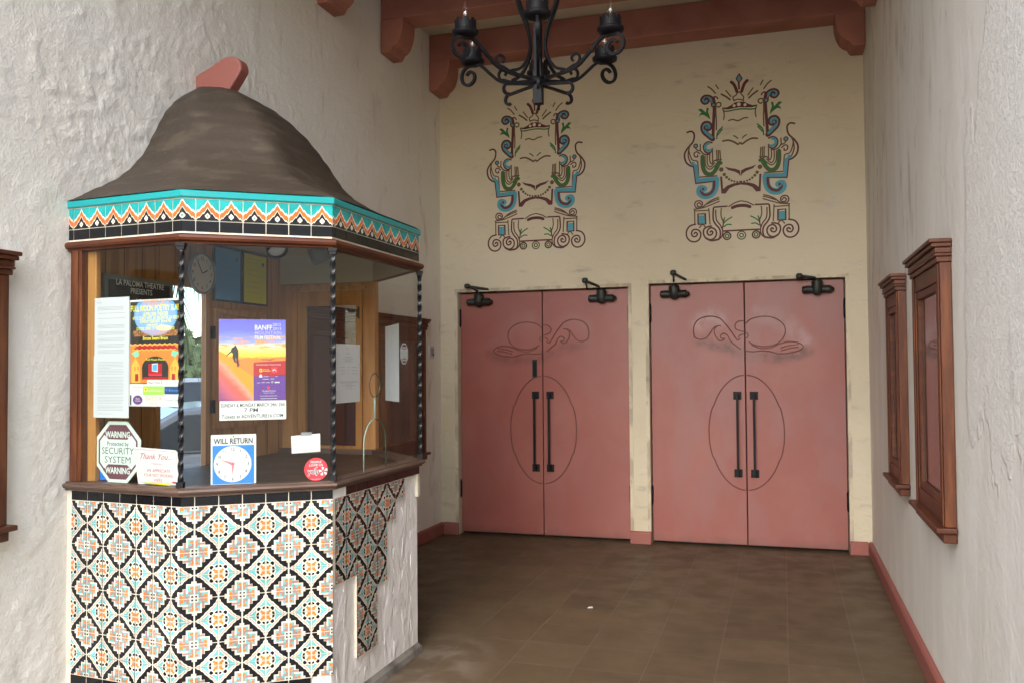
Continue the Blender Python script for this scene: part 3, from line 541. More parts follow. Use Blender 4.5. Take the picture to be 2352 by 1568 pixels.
# ---------------- ticket booth ----------------
PTS=[(-2.919,3.03),(-2.301,2.972),(-1.815,3.32),(-1.815,4.243),(-2.264,4.692),(-2.919,4.692)]
def offs(o,xw=WL+.001):
    n=len(PTS); L=[]
    for i in range(n-1):
        a,b=V(*PTS[i]),V(*PTS[i+1]); d=(b-a).normalized(); nn=V(d.y,-d.x); L.append((a+nn*o,d))
    out=[]
    for i in range(n):
        if i==0 or i==n-1:
            p,d=L[0] if i==0 else L[-1]; t=(xw-p.x)/d.x; q=p+d*t
        else:
            p,d=L[i-1]; r,e=L[i]; cr=d.x*e.y-d.y*e.x; t=((r.x-p.x)*e.y-(r.y-p.y)*e.x)/cr; q=p+d*t
        out.append((q.x,q.y))
    return out
def sweep(mb,prof,m,close=True):
    rings=[[V(x,y,z) for x,y in offs(o)] for o,z in prof]; n=len(PTS); k=len(prof)
    for j in range(k if close else k-1):
        a,b=rings[j],rings[(j+1)%k]
        for i in range(n-1): mb.face([a[i],a[i+1],b[i+1],b[i]],m)
def facet(i): 
    a,b=PTS[i],PTS[i+1]; return Fr((a[0],a[1],0),(b[0]-a[0],b[1]-a[1],0))
def flen(i): return (V(*PTS[i+1])-V(*PTS[i])).length
F1,F2,F3,F4=[facet(i) for i in range(4)]
bo=empty('ticket_booth',(-2.35,3.8,0),'small ticket booth with patterned tiles, glass windows and a brown bell shaped roof','ticket booth')
def clipx(p,c0,c1):
    for lim,s_ in ((c0,1),(c1,-1)):
        o=[]
        for i in range(len(p)):
            a,b=p[i],p[(i+1)%len(p)]; ia=(a[0]-lim)*s_>=0; ib=(b[0]-lim)*s_>=0
            if ia: o.append(a)
            if ia!=ib:
                t=(lim-a[0])/(b[0]-a[0]); o.append((lim,a[1]+t*(b[1]-a[1])))
        p=o
        if len(p)<3: return []
    return p
HALF=[(.012,.965),(.035,.91),(.085,.865),(.11,.765),(.19,.70),(.24,.615),(.335,.56),(.395,.485)]
BND=[(0,.975)]+HALF+[(b,a) for a,b in HALF[::-1]]+[(.975,0),(0,0)]
def scl(p,k): return [(a*k,b*k) for a,b in p]
def ell(a,b,ra,rb,rot=0,n=10): return [(a+ra*cos(t)*cos(rot)-rb*sin(t)*sin(rot),b+ra*cos(t)*sin(rot)+rb*sin(t)*cos(rot)) for t in [2*pi*i/n for i in range(n)]]
ART=[('x','t_white',[(0,0),(0,.74),(.09,.74),(.09,.64),(.31,.64),(.31,.44),(.44,.44),(.44,.31),(.64,.31),(.64,.11),(.74,.11),(.74,0)]),
 ('x','t_turq',[(0,0),(0,.57),(.24,.57),(.24,.245),(.57,.245),(.57,0)]),
 ('x','t_brown',[(0,.20),(.12,.20),(.12,.32),(.43,.32),(.43,.42),(.13,.42),(.13,.38),(0,.38)]),('x','t_brown',[(.19,0),(.40,0),(.40,.11),(.30,.11),(.30,.24),(.19,.24)]),
 ('x','t_orange',[(0,.36),(.10,.36),(.10,.44),(.165,.44),(.165,.525),(0,.525)]),('x','t_orange',[(.42,0),(.525,0),(.525,.175),(.40,.175),(.40,.10),(.42,.10)]),
 ('x','t_white',[(0,0),(.165,0),(.165,.165),(0,.165)]),('x','t_black',[(.04,.04),(.115,.04),(.115,.115),(.04,.115)]),
 ('f','t_white',BND),('f','t_brown',scl(BND,.90)),('f','t_cream',scl(BND,.845)),('f','t_turq',scl(BND,.78)),
 ('f','t_cream',[(0,0),(.014,0),(.014,.9),(0,.9)]),('f','t_cream',[(0,0),(.9,0),(.9,.014),(0,.014)]),
 ('f','t_white',[(0,0),(0,.43),(.08,.44),(.15,.39),(.21,.39),(.28,.43),(.39,.40),(.43,.28),(.39,.21),(.39,.15),(.44,.08),(.43,0)]),
 ('f','t_black',[(.02,.30),(.09,.275),(.145,.29),(.135,.35),(.08,.39),(.02,.39)]),('f','t_black',[(.30,.02),(.275,.09),(.29,.145),(.35,.135),(.39,.08),(.39,.02)]),
 ('f','t_black',[(.25,.25),(.28,.20),(.35,.22),(.38,.31),(.31,.38),(.22,.35),(.20,.28)]),
 ('f','t_orange',[(.03,.03),(.17,.04),(.18,.12),(.25,.15),(.21,.21),(.15,.25),(.12,.18),(.04,.17)])]
GR=.0036
GX=.0062
rnd=random.Random(3)
def tile(mb,fr,s0,w,z0,h,kx,kz,c0=-9,c1=9):
    """kx,kz in {0,1}: which corner of the tile holds the stepped cross"""
    t=rnd.uniform(0,.0006)
    base=[(s0+GX/2,z0+GR/2),(s0+w-GX/2,z0+GR/2),(s0+w-GX/2,z0+h-GR/2),(s0+GX/2,z0+h-GR/2)]
    b_=clipx(base,c0,c1)
    if not b_: return
    mb.extr(fr,b_,-.004,.0016+t,'t_black',caps=(0,1))
    ox,oz=s0+kx*w,z0+kz*h; sx=-1 if kx else 1; sz=-1 if kz else 1
    rot=(sx,sz) in ((-1,1),(1,-1))
    g_=GR/2
    for i,(k,c,P) in enumerate(ART):
        Q=[]
        for a,b in P:
            if k=='f': a,b=1-a,1-b
            if rot: a,b=b,a
            a=min(max(a,GX/2/w),1-GX/2/w); b=min(max(b,g_/h),1-g_/h)
            Q.append((ox+sx*a*w,oz+sz*b*h))
        Q=clipx(Q,c0,c1)
        if len(Q)>2: mb.poly(fr,Q,.0019+t+i*.00013,c)
PT=.0915; ROWS=[.917-.0912*i for i in range(9)]
def field(mb,fr,lines,par,c0,c1,rows=range(8),cols=None,skip=None):
    """lines: grout lines (left edge of each column); par: parity so that (col+par) even -> cross on the left line at z=.735"""
    for ci in range(len(lines)-1):
        for r in rows:
            if skip and not skip(ci,r): continue
            top=ROWS[r]; bot=ROWS[r+1]; h=top-bot
            # cross centres on line index i (i+par even) at row lines 2,4,6,8 (and 0); flowers on odd line at rows 1,3,5,7
            if (ci+par)%2==0: kx=0
            else: kx=1
            kz=1 if r%2==0 else 0      # row line r even carries crosses: top edge is line r
            if r%2==0: kz=1
            tile(mb,fr,lines[ci],lines[ci+1]-lines[ci],bot,h,kx,kz,c0,c1)
core=MB()
ring_in=offs(-.012)
core.extr(FL,[p for p in ring_in],0.0,.945,'white_plaster')
# grimy curb at the foot
q=MB(); sweep(q,[(-.011,.001),(.012,.001),(.006,.03),(-.011,.05)],'curb_grime'); q.build('grimy_foot',bo)
L1=[.026+.0]+[.118+.0904*i for i in range(6)]+[.6225]
L1=[.118-.0904,.118,.2084,.2988,.3892,.4796,.573,.668]
L2=[-.0475,.0515,.143,.2345,.326,.4175,.509,.6005]
L3=[.019,.116,.216,.319,.420,.523,.626,.729]
def blackrow(mb,fr,lines,z0,z1,c0,c1,skip=()):
    for i in range(len(lines)-1):
        if i in skip: continue
        P=clipx([(lines[i]+GR/2,z0+GR/2),(lines[i+1]-GR/2,z0+GR/2),(lines[i+1]-GR/2,z1-GR/2),(lines[i]+GR/2,z1-GR/2)],c0,c1)
        if len(P)>2:
            a=rnd.uniform(-.0004,.0008); b=rnd.uniform(-.0004,.0008); P=[tuple(x) for x in P]
            if area(P)<0: P=P[::-1]
            mb.extr(fr,P,-.004,.0018+a,'black_tile',caps=(0,1))
q=MB(); e1=flen(0); 
q.box(F1,.0,e1,.10,.958,-.0115,0,'grout'); field(q,F1,L1,1,.004,e1+.001); blackrow(q,F1,L1,ROWS[0],.958,.004,e1); blackrow(q,F1,L1,ROWS[8]-.046,ROWS[8],.004,e1); q.build('tile_panel',bo)
q=MB(); e2=flen(1)
q.box(F2,0,e2,ROWS[8],.958,-.0115,0,'grout'); q.box(F2,0,.509,.10,ROWS[8],-.0115,0,'grout'); field(q,F2,L2,1,.0,e2); blackrow(q,F2,L2,ROWS[0],.958,.0,e2); blackrow(q,F2,L2,ROWS[8]-.046,ROWS[8],0,.509); q.build('tile_panel',bo)
q=MB()
ext={0:(0,7),1:(0,6),2:(0,5),3:(0,5),4:(2,5),5:(2,4),6:(2,4),7:(2,4)}
for r,(a,b) in ext.items(): q.box(F3,L3[a] if a else .0,L3[b],ROWS[r+1],ROWS[r],-.0115,0,'grout')
q.box(F3,.116,.92,ROWS[0],.958,-.0115,0,'grout'); q.box(F3,.0,.116,ROWS[0],.958,-.0115,-.003,'white_plaster')
field(q,F3,L3,0,-.01,.92,skip=lambda c,r: ext[r][0]<=c<ext[r][1]); blackrow(q,F3,L3+[.832,.92],ROWS[0],.958,0,.92,skip=(0,))
q.box(F3,.895,.921,.80,.915,-.0115,.002,'grout')
q.build('tile_panel',bo).__setitem__('label','tile panel with many tiles missing over bare white plaster')
q=core   # old mortar ridges on the bare plaster
rr=random.Random(5)
for x in (.05,.116,.216,.319,.42,.523,.626,.729,.832):
    z=rr.uniform(.02,.2)
    while z<.9:
        l=rr.uniform(.015,.11)
        c_=max([i for i in range(7) if L3[i]<=x+.001] or [0]); r_=[i for i in range(8) if ROWS[i+1]<=z+l/2<=ROWS[i]]
        cov=r_ and ext[r_[0]][0]<c_+.5 and c_<ext[r_[0]][1]
        if not cov and z+l<.9: q.tube([F3.p(x+rr.uniform(-.006,.006),z+l*k/4,-.0125) for k in range(5)],[.0012]+[rr.uniform(.0015,.003) for _ in range(3)]+[.0012],'white_plaster',6)
        z+=l+rr.uniform(.01,.16)
for k in range(160):
    x=rr.uniform(.02,.9); z=rr.uniform(.05,.8); c_=[i for i in range(7) if L3[i]<=x<=L3[i+1]]; r_=[i for i in range(8) if ROWS[i+1]<=z<=ROWS[i]]
    if c_ and r_ and ext[r_[0]][0]<=c_[0]<ext[r_[0]][1]: continue
    q.disc(F3,x,z,rr.uniform(.002,.007),-.0105,'white_plaster',7,rb=rr.uniform(.004,.02))
core.build('base_core',bo)
# sill and counter
q=MB(); sweep(q,[(-.05,.9585),(.012,.9585),(.014,.966),(.024,.970),(.030,.978),(.028,.986),(.012,.990),(.012,.995),(-.05,.995)],'wood_sill'); q.build('sill',bo)
q=MB(); q.extr(FL,offs(-.052,WL+.02),.952,.966,'counter_wood'); q.build('counter',bo)
# frieze
q=MB(); sweep(q,[(-.0005,2.187),(-.0005,2.012),(-.035,2.012),(-.035,2.187)],'grout')
U=[(0,.40),(.09,.52),(.13,.49),(.30,.72),(.34,.70),(.5,.985)]; U=U+[(1-a,b) for a,b in U[-2::-1]]
def ftile(fr,s0,w_,z0,h,c0,c1):
    P=lambda l:[(s0+GR/2+a*(w_-GR),z0+GR/2+b*(h-GR)) for a,b in l]
    for i,(c,l) in enumerate((('z_teal',[(0,0),(1,0),(1,1),(0,1)]),('z_white',[(0,0)]+U+[(1,0)]),('z_orange',[(0,0)]+[(a,b-.10) for a,b in U]+[(1,0)]),('z_white',[(0,0)]+[(a,b-.345) for a,b in U]+[(1,0)]),('t_black',[(0,0)]+[(a,max(b-.40,0)) for a,b in U]+[(1,0)]),
       ('z_white',[(.5,.06),(.60,.15),(.62,.22),(.5,.36),(.38,.22),(.40,.15)]),('z_teal',[(.5,.16),(.54,.21),(.5,.26),(.46,.21)]))):
        Q=clipx(P(l),c0,c1)
        if len(Q)>2:
            if i==0: q.extr(fr,Q,-.0004,.0018,c,caps=(0,1))
            else: q.poly(fr,Q,.0018+i*.00016,c)
zf0,zf1=2.065,2.155
for fr,LL,e_ in ((F1,[.0276-.0904]+L1,e1),(F2,L2,e2),(F3,[.019-.1013,.019]+[.019+.1013*i for i in range(1,10)],flen(2))):
    for i in range(len(LL)-1): ftile(fr,LL[i],LL[i+1]-LL[i],zf0,zf1-zf0,0,e_)
    blackrow(q,fr,LL,2.019,zf0,0,e_)
for k_,(fr,e_) in enumerate(((F4,flen(3)),)):
    for i in range(7): ftile(fr,i*.0915,.0915,zf0,zf1-zf0,0,e_)
    blackrow(q,fr,[i*.0915 for i in range(8)],2.019,zf0,0,e_)
q.build('tile_frieze',bo)
q=MB(); sweep(q,[(-.03,2.1575),(.008,2.1575),(.012,2.162),(.012,2.184),(.006,2.189),(-.03,2.189)],'teal_trim'); q.build('teal_edging',bo)
q=MB(); sweep(q,[(-.036,1.972),(.006,1.972),(.008,1.978),(.022,1.984),(.027,1.994),(.024,2.004),(.010,2.0115),(-.036,2.0115)],'wood_dark'); q.build('head_moulding',bo)
# roof
ZS=[2.19,2.205,2.235,2.265,2.30,2.355,2.42,2.50,2.58,2.66,2.74,2.81,2.865,2.905,2.93,2.94]
KC=[1.0,.965,.895,.835,.775,.70,.65,.605,.56,.505,.435,.36,.28,.19,.09,.0]
KA=[1.0,.96,.90,.845,.765,.665,.575,.49,.435,.38,.325,.255,.18,.10,.04,.0]
KB=[1.0,.955,.875,.81,.745,.665,.60,.545,.50,.45,.39,.32,.25,.17,.08,.0]
cen=V(WL,3.93); R0=offs(.014,WL+.0); kk=[KA,KB,KC,KC,KB,KA]
def interp(x,X,Y):
    for i in range(len(X)-1):
        if x<=X[i+1]: 
            t=(x-X[i])/(X[i+1]-X[i]); t=t*t*(3-2*t)*.3+t*.7; return Y[i]+(Y[i+1]-Y[i])*t
    return Y[-1]
rings=[]
for j in range(61):
    z=2.19+.75*(j/60); ring=[]
    vert=[cen+(V(*R0[i])-cen)*interp(z,ZS,kk[i]) for i in range(6)]
    # subdivide sides, soften hips towards the top
    sub=10; P=[]
    for i in range(5):
        for t in range(sub): P.append(vert[i].lerp(vert[i+1],t/sub))
    P.append(vert[5]); sf=int(1+2.5*min(1,(z-2.19)/.45))
    for _ in range(sf):
        Q=P[:]
        for i in range(1,len(P)-1): Q[i]=P[i]*.6+(P[i-1]+P[i+1])*.2
        P=Q
    rings.append([V(p.x,p.y,z) for p in P])
q=MB(); n_=len(rings[0]); q.mesh([v for r in rings for v in r],[(j*n_+i,j*n_+i+1,(j+1)*n_+i+1,(j+1)*n_+i) for j in range(60) for i in range(n_-1)],'roof_brown',True)
rf=q.build('roof',bo)
q=MB(); ff=Fr((0,3.87,0),(1,0,0),(0,0,1),(0,-1,0))
pf=smooth([(-2.84,3.035,0),(-2.75,3.078,0),(-2.70,3.083,0),(-2.655,3.06,0),(-2.64,3.02,0),(-2.655,2.985,0),(-2.715,2.905,0)],5)
q.extr(ff,[(-2.918,2.86),(-2.918,3.003)]+[(p.x,p.y) for p in pf]+[(-2.74,2.86)],-.075,0,'pink_trim'); q.build('finial',rf,bevel=.010)
# inside: panelled wall, door wall, ceiling
q=MB(); LP=Fr((-2.899,0,0),(0,1,0),(0,0,1),(1,0,0)); wall_holes(q,LP,3.045,4.68,.967,2.14,[WIN],.017,'wood_wall')
for i in range(14):
    y=3.1+.118*i
    for (z0,z1) in ((.97,WIN[2]-.01),(WIN[3]+.012,2.139)) if WIN[0]<y<WIN[1] else ((.97,2.139),):
        if z1>z0: q.box(LP,y,y+.003,z0,z1,.0005,.0012,'wood_stile')
for a0,a1,b0,b1 in ((WIN[0]-.03,WIN[0],.97,WIN[3]+.03),(WIN[1],WIN[1]+.03,.97,WIN[3]+.03),(WIN[0],WIN[1],WIN[3],WIN[3]+.03)): q.box(LP,a0,a1,b0,b1,.001,.012,'wood_wall')
q.build('panelled_wall',bo)
q=MB(); DW=Fr((0,4.675,0),(1,0,0),(0,0,1),(0,-1,0))
q.box(DW,-2.897,-2.797,.967,2.14,-.04,0,'wood_wall'); q.box(DW,-2.797,-2.355,1.935,2.14,-.04,0,'wood_wall'); q.box(DW,-2.355,-2.275,.967,2.14,-.04,.004,'wood_wall'); q.box(DW,-2.83,-2.33,1.93,1.95,0.001,.02,'wood_wall'); q.box(DW,-2.37,-2.357,.967,1.93,.0,.014,'wood_orange')
q.build('door_wall',bo)
q=MB(); 
for a0,a1,b0,b1 in ((-2.795,-2.742,.968,1.93),(-2.405,-2.36,.968,1.93),(-2.742,-2.405,1.84,1.93),(-2.742,-2.405,.968,1.01)): q.box(DW,a0,a1,b0,b1,-.03,-.004,'wood_orange')
dl=q.build('booth_door',bo,bevel=.002)
q=MB(); q.box(DW,-2.742,-2.405,1.01,1.84,-.02,-.016,'pane'); q.build('door_glass',dl)
q=MB(); q.extr(DW,[(-2.383,1.755),(-2.365,1.775),(-2.368,1.79),(-2.365,1.805),(-2.383,1.83),(-2.401,1.805),(-2.398,1.79),(-2.401,1.775)],-.004,.0,'bronze'); q.build('lock_rose',dl)
q=MB(); q.extr(FL,offs(-.037,WL+.003),2.141,2.15,'ceil_beige'); 
sweep(q,[(-.0352,2.14),(-.0352,1.9725),(-.0365,1.9725),(-.0365,2.14)],'ceil_beige'); q.build('booth_ceiling',bo)
q=MB(); q.box(F1,.014,.078,.9955,1.9715,-.03,.004,'wood_stile'); q.box(F1,.03,.062,.9955,1.9715,.004,.010,'wood_stile'); q.box(F1,.078,.125,.9955,1.9715,-.055,-.03,'wood_orange'); q.build('wood_post',bo,bevel=.003)
# cabinet door on the panelled wall
q=MB(); 
for a0,a1,b0,b1 in ((3.99,4.02,1.15,1.79),(4.44,4.47,1.15,1.79),(4.02,4.44,1.76,1.79),(4.02,4.44,1.15,1.18)): q.box(LP,a0,a1,b0,b1,.001,.022,'wood_wall')
q.box(LP,4.02,4.44,1.18,1.76,.001,.012,'wood_wall')
for z in (1.66,1.27): q.box(LP,3.975,3.99,z-.035,z+.035,.001,.026,'iron')
q.build('cabinet_door',bo,bevel=.003)
# glass
for i,fr in ((0,F1),(1,F2),(3,F4)):
    q=MB(); L_=flen(i); a0=.079 if i==0 else .004; q.box(fr,a0,L_-.004,.9955,1.9715,-.006,-.002,'pane'); q.build('window_glass',bo)
q=MB(); cxs=.410; e3=flen(2)
arcL=[(cxs-.004,1.228)]+[(cxs+.115*cos(t),1.112+.116*sin(t)) for t in [radians(94+86*i/12) for i in range(13)]][0:]+[(cxs-.115,.9955)]
cirL=[(cxs-.004,1.332)]+[(cxs+.055*cos(t),1.386+.055*sin(t)) for t in [radians(266-176*i/14) for i in range(15)]]
left=[(.004,.9955)]+[arcL[-1]]+arcL[:-1][::-1]+cirL+[(cxs,1.9715),(.004,1.9715)]
right=[(2*cxs-a,b) for a,b in left]; right=[(e3-.004 if abs(a-(2*cxs-.004))<1e-6 else a,b) for a,b in right]
for P in (left,right): q.poly(F3,P,-.004,'pane')
gl=q.build('window_glass',bo)
q=MB()
for sg in (1,-1):
    A=[(cxs+sg*(a-cxs),b) for a,b in arcL]; Bc=[(cxs+sg*(a-cxs),b) for a,b in cirL]
    q.tube([F3.p(a,b,-.004) for a,b in A],.0028,'greenedge' if sg==-1 else 'palegreenedge',6); q.tube([F3.p(a,b,-.004) for a,b in Bc],.0028,'greenedge' if sg==-1 else 'wood_sill',6)
    q.tube([F3.p(cxs+sg*.004,1.228,-.004),F3.p(cxs+sg*.004,1.332,-.004)],.002,'palegreenedge',6)
q.build('cut_edge',gl)
# twisted black corner bars
for (x,y),ph in zip(offs(.004)[1:4],(0,.4,.9)):
    q=MB(); vs=[];N=150
    for j in range(N+1):
        z=1.0+.955*j/N; a=ph+2*pi*4.5*j/N
        for k in range(8):
            r=.0115 if k%2==0 else .0081; vs.append(V(x+r*cos(a+k*pi/4),y+r*sin(a+k*pi/4),z))
    q.mesh(vs,[(j*8+k,j*8+(k+1)%8,(j+1)*8+(k+1)%8,(j+1)*8+k) for j in range(N) for k in range(8)],'blackbar')
    f=Fr((x,y,0),(1,0.35,0))
    q.box(f,-.014,.014,.9955,1.018,-.014,.014,'iron'); q.box(f,-.014,.014,1.945,1.9575,-.014,.014,'iron'); q.box(f,-.018,.018,1.958,1.9712,-.018,.018,'iron'); q.build('twisted_bar',bo)
# ---------------- things in and on the booth ----------------
def quad(mb,fr,c,off,m): mb.poly(fr,c,off,m)
def lines(mb,fr,x0,x1,ztop,n,dz,m='greyink',seed=1,th=.0011,ind=.1,off=.0005):
    r_=random.Random(seed)
    for i in range(n):
        z=ztop-i*dz; e=x1-(x1-x0)*r_.choice([0,.02,.04,.06,.5 if i%5==4 else .03]); mb.rect(fr,x0,z,e,z+th,off,m)
GF=-.0085      # stuck to the inside of the panes
def off(fr,d): return Fr(fr.p(0,0,d),fr.u,fr.v,fr.n)
g1,g2,g3=off(F1,GF),off(F2,GF),off(F3,GF)
def sheet(mb,fr,x0,x1,z0,z1,m,t=.0006,curl=0):
    n=8; vs=[]
    for i in range(n+1):
        a=x0+(x1-x0)*i/n
        for b in (z0,z1): vs.append(fr.p(a,b,-curl*sin(pi*i/n)-(curl*.6 if b==z1 else 0)))
    vs+= [v-fr.n*t for v in vs]; k=2*(n+1)
    fs=[]
    for i in range(n): a=2*i; fs+=[(a,a+2,a+3,a+1),(k+a,k+a+1,k+a+3,k+a+2),(a,k+a,k+a+2,a+2),(a+1,a+3,k+a+3,k+a+1)]
    fs+=[(0,1,k+1,k),(2*n,k+2*n,k+2*n+1,2*n+1)]; mb.mesh(vs,fs,m)
q=MB(); f=off(g1,-.002); q.box(f,.139,.332,1.52,1.768,-.0006,0,'paper_cool'); q.text(f,'Encinitas',.150,1.745,.008,'greyink',al='l'); lines(q,f,.155,.30,1.728,3,.006,seed=2)
for i,z in enumerate((1.702,1.680,1.652,1.624,1.597,1.572,1.547)): lines(q,f,.157,.312,z,3 if i>1 else 1,.0055,seed=i+3)
tag(q.build('notice_paper'),'white typed notice on the left booth window, upper of two sheets','notice paper','typed sheets taped to the left pane')
q=MB(); f=g1; q.box(f,.138,.334,1.267,1.526,-.0006,0,'paper_cool'); 
for i,(z,n_) in enumerate(((1.498,9),(1.436,9),(1.382,4),(1.352,5),(1.316,4))): lines(q,f,.160,.308,z,n_,.0062,seed=i+30)
q.rect(f,.160,1.282,.25,1.283,.0005,'greyink'); tag(q.build('notice_paper'),'white typed notice on the left booth window, lower of two sheets','notice paper','typed sheets taped to the left pane')
# poetry poster
f=g1; q=MB(); X0,X1,Z0,Z1=.337,.610,1.316,1.752; W_=X1-X0; H_=Z1-Z0
def PX(x,y): return (X0+(x-735)/560*W_, Z1-(y-140+ (735-x)*.0)/1165*H_)
q.box(f,X0,X1,Z0,Z1,-.0006,0,'white'); q.rect(f,X0+.003,PX(0,1060)[1],X1-.002,Z1-.008,.0003,'night')
mc=PX(1020,310)
pts=[(mc[0]+.115*cos(t),mc[1]+.087*sin(t)) for t in [2*pi*i/40 for i in range(40)]]
pts=[(min(max(a,X0+.004),X1-.004),min(b,Z1-.009)) for a,b in pts]; q.poly(f,pts,.0005,'paleblue'); 
q.poly(f,[(mc[0]+.108*cos(t),min(mc[1]-.006+.074*sin(t),mc[1]+.05)) for t in [2*pi*i/40 for i in range(40)]],.0006,'moon'); q.poly(f,[(mc[0]+.045+.04*cos(t),mc[1]-.055+.012*sin(t)) for t in [2*pi*i/20 for i in range(20)]],.0007,'white'); 
for t,y,s_,c,wd in (('WINTER 2013',203,.031,'orangetxt',285),('FULL MOON POETRY SLAM',268,.035,'yellowtxt',540),('LA PALOMA THEATER',322,.023,'yellowtxt',275),('471 S. COAST HWY 101 ENCINITAS CA 92024',362,.0195,'yellowtxt',500),('SUNDAY FEBRUARY 24 at 6 PM',398,.0185,'yellowtxt',335),('5 PM POETS CALL',440,.0165,'yellowtxt',190),('DOORS OPEN TO THE PUBLIC at 5:30',476,.018,'yellowtxt',410),('INFO & RULES: WWW.FULLMOONPOETS.ORG',512,.017,'orangetxt',480),('CONTACT DANNY: FULLMOONPOETS@SPEAKEASY.NET',542,.014,'orangetxt',470),('Emcee Swami Bruce',582,.021,'yellowtxt',270)):
    a,b=PX(1020,y); q.text(f,t,a,b,s_,c,.0010,maxw=wd/560*W_,bold=.012)
R=lambda x0,y0,x1,y1,o,m: q.rect(f,*PX(x0,y1),*PX(x1,y0),o,m)
R(745,630,1290,1050,.0005,'stageorange'); 
q.ribbon(f,[PX(745+i*27,632+(8 if i%2 else -6)) for i in range(21)],.006,.0009,'stagegold'); q.poly(f,[PX(820,640),PX(1220,640),PX(1270,690),PX(780,690)],.0007,'stagered'); q.ribbon(f,[PX(770+i*26,690+(6 if i%2 else -6)) for i in range(19)],.005,.0009,'stagegold')
for s_ in (0,1):
    mx=lambda x: 2035-x if s_ else x
    q.poly(f,[PX(mx(760),720),PX(mx(830),695),PX(mx(845),750),PX(mx(800),770)],.0008,'mintgreen')
    q.poly(f,[PX(mx(760),1045),PX(mx(760),860),PX(mx(800),770),PX(mx(850),860),PX(mx(860),1045)],.0007,'stagegold'); R(min(mx(800),mx(835)),950,max(mx(800),mx(835)),1030,.0009,'stagered')
    for xx in (790,825): R(min(mx(xx),mx(xx+16)),870,max(mx(xx),mx(xx+16)),915,.0009,'stageorange')
q.poly(f,[PX(1020+145*cos(t),890-130*sin(t)) for t in [pi*i/16 for i in range(17)]]+[PX(880,1010),PX(1160,1010)],.0009,'night')
R(945,840,1095,965,.0010,'stagered'); q.poly(f,[PX(985,840),PX(1050,835),PX(1048,930),PX(985,920)],.0011,'white'); q.poly(f,[PX(992,850),PX(1042,845),PX(1040,920),PX(992,912)],.0012,'paleblue'); R(950,950,1095,972,.0011,'red'); R(890,985,1150,1010,.0011,'stagered')
q.text(f,'Full Moon Poets',*PX(1022,805),.012,'yellowtxt',.0012,maxw=200/560*W_)
for (x0,y0,x1,y1,m,t,tc_,sz) in ((933,1015,1090,1078,'white','Magic Poets','ink',.010),(1095,1015,1292,1078,'paper','THE COAST NEWS','lilac',.0115),(762,1058,886,1178,'white','Self Discoveries\nof\nJob Dye','greyink',.007),(890,1085,1118,1178,'adgreen','SoulScape','white',.013),(1122,1088,1292,1170,'navy','7-Eleven','paleblue',.013),(765,1182,895,1290,'white','','ink',.01),(912,1182,1110,1290,'white','DeTOUR','orangetxt',.022),(1125,1182,1290,1290,'white','Double Take','greyink',.010)):
    R(x0,y0,x1,y1,.0009,m); cx_,cz_=PX((x0+x1)/2,(y0+y1)/2+ (0 if t!='DeTOUR' else -15))
    if t: q.text(f,t,cx_,cz_-(sz*.3 if '\n' not in t else -sz*.9),sz,tc_,.0012,maxw=(x1-x0)*.86/560*W_ if '\n' not in t else None)
R(745,1182,760,1292,.0008,'night'); q.text(f,'SALON',*PX(1005,1285),.012,'orangetxt',.0012)
q.disc(f,*PX(830,1235),.026,.0011,'purple',20,rb=.019); q.text(f,'Beads\nCrystals',*PX(832,1228),.009,'yellowtxt',.0013); q.disc(f,*PX(920,1120),.008,.0012,'yellow',14); q.disc(f,*PX(920,1120),.004,.0013,'red',10)
tag(q.build('poetry_poster'),'colourful full moon poetry slam poster with a blue moon and theatre stage','poster')
# alpine film poster with hand lettered strip
n,b,tc=nodes('sunset'); 
uv=n.nodes.new('ShaderNodeSeparateXYZ'); n.links.new(tc.outputs['Generated'],uv.inputs[0]); gx=uv.outputs[0]; gz=uv.outputs[2]
cr=n.nodes.new('ShaderNodeValToRGB'); n.links.new(mathn(n,'ADD',gz,mathn(n,'MULTIPLY',mathn(n,'ADD',noisen(n,tc,(12,12,60),5),-.5),.10)),cr.inputs[0])
el=cr.color_ramp.elements; el[0].position=0; el[0].color=rgb((.09,.04,.28)); el[1].position=1; el[1].color=rgb((.12,.10,.50))
for p_,c_ in ((.30,(.20,.03,.10)),(.50,(.30,.05,.05)),(.56,(.88,.50,.04)),(.62,(.85,.66,.18)),(.67,(.62,.55,.38)),(.74,(.22,.26,.55)),(.86,(.13,.13,.50))):
    e_=cr.color_ramp.elements.new(p_); e_.color=rgb(c_)
cl=mathn(n,'MULTIPLY',mrange(n,noisen(n,tc,(16,16,95),6,.6),.48,.62),mathn(n,'MULTIPLY',mrange(n,gz,.60,.66),mrange(n,gz,.76,.82,1,0)))
c=mixc(n,cl,cr.outputs[0],(.70,.27,.05)); n.links.new(c,b.inputs['Base Color']); b.inputs['Roughness'].default_value=.35
n,b,tc=nodes('slope'); uv=n.nodes.new('ShaderNodeSeparateXYZ'); n.links.new(tc.outputs['Generated'],uv.inputs[0])
cr=n.nodes.new('ShaderNodeValToRGB'); n.links.new(mathn(n,'ADD',mathn(n,'ADD',uv.outputs[2],mathn(n,'MULTIPLY',uv.outputs[0],.75)),mathn(n,'MULTIPLY',noisen(n,tc,(20,20,50),4),.2)),cr.inputs[0])
el=cr.color_ramp.elements; el[0].position=.15; el[0].color=rgb((.22,.05,.17)); el[1].position=1.05; el[1].color=rgb((.85,.25,.02))
for p_,c_ in ((.45,(.42,.09,.14)),(.72,(.60,.10,.07)),(.90,(.80,.26,.18))): e_=cr.color_ramp.elements.new(p_); e_.color=rgb(c_)
n.links.new(cr.outputs[0],b.inputs['Base Color']); b.inputs['Roughness'].default_value=.35
f=g2; e=empty('film_poster',tuple(f.p(.275,1.26)),'purple and orange mountain film festival poster above a hand lettered white strip','poster')
X0,X1,Z0,Z1=.142,.406,1.336,1.668
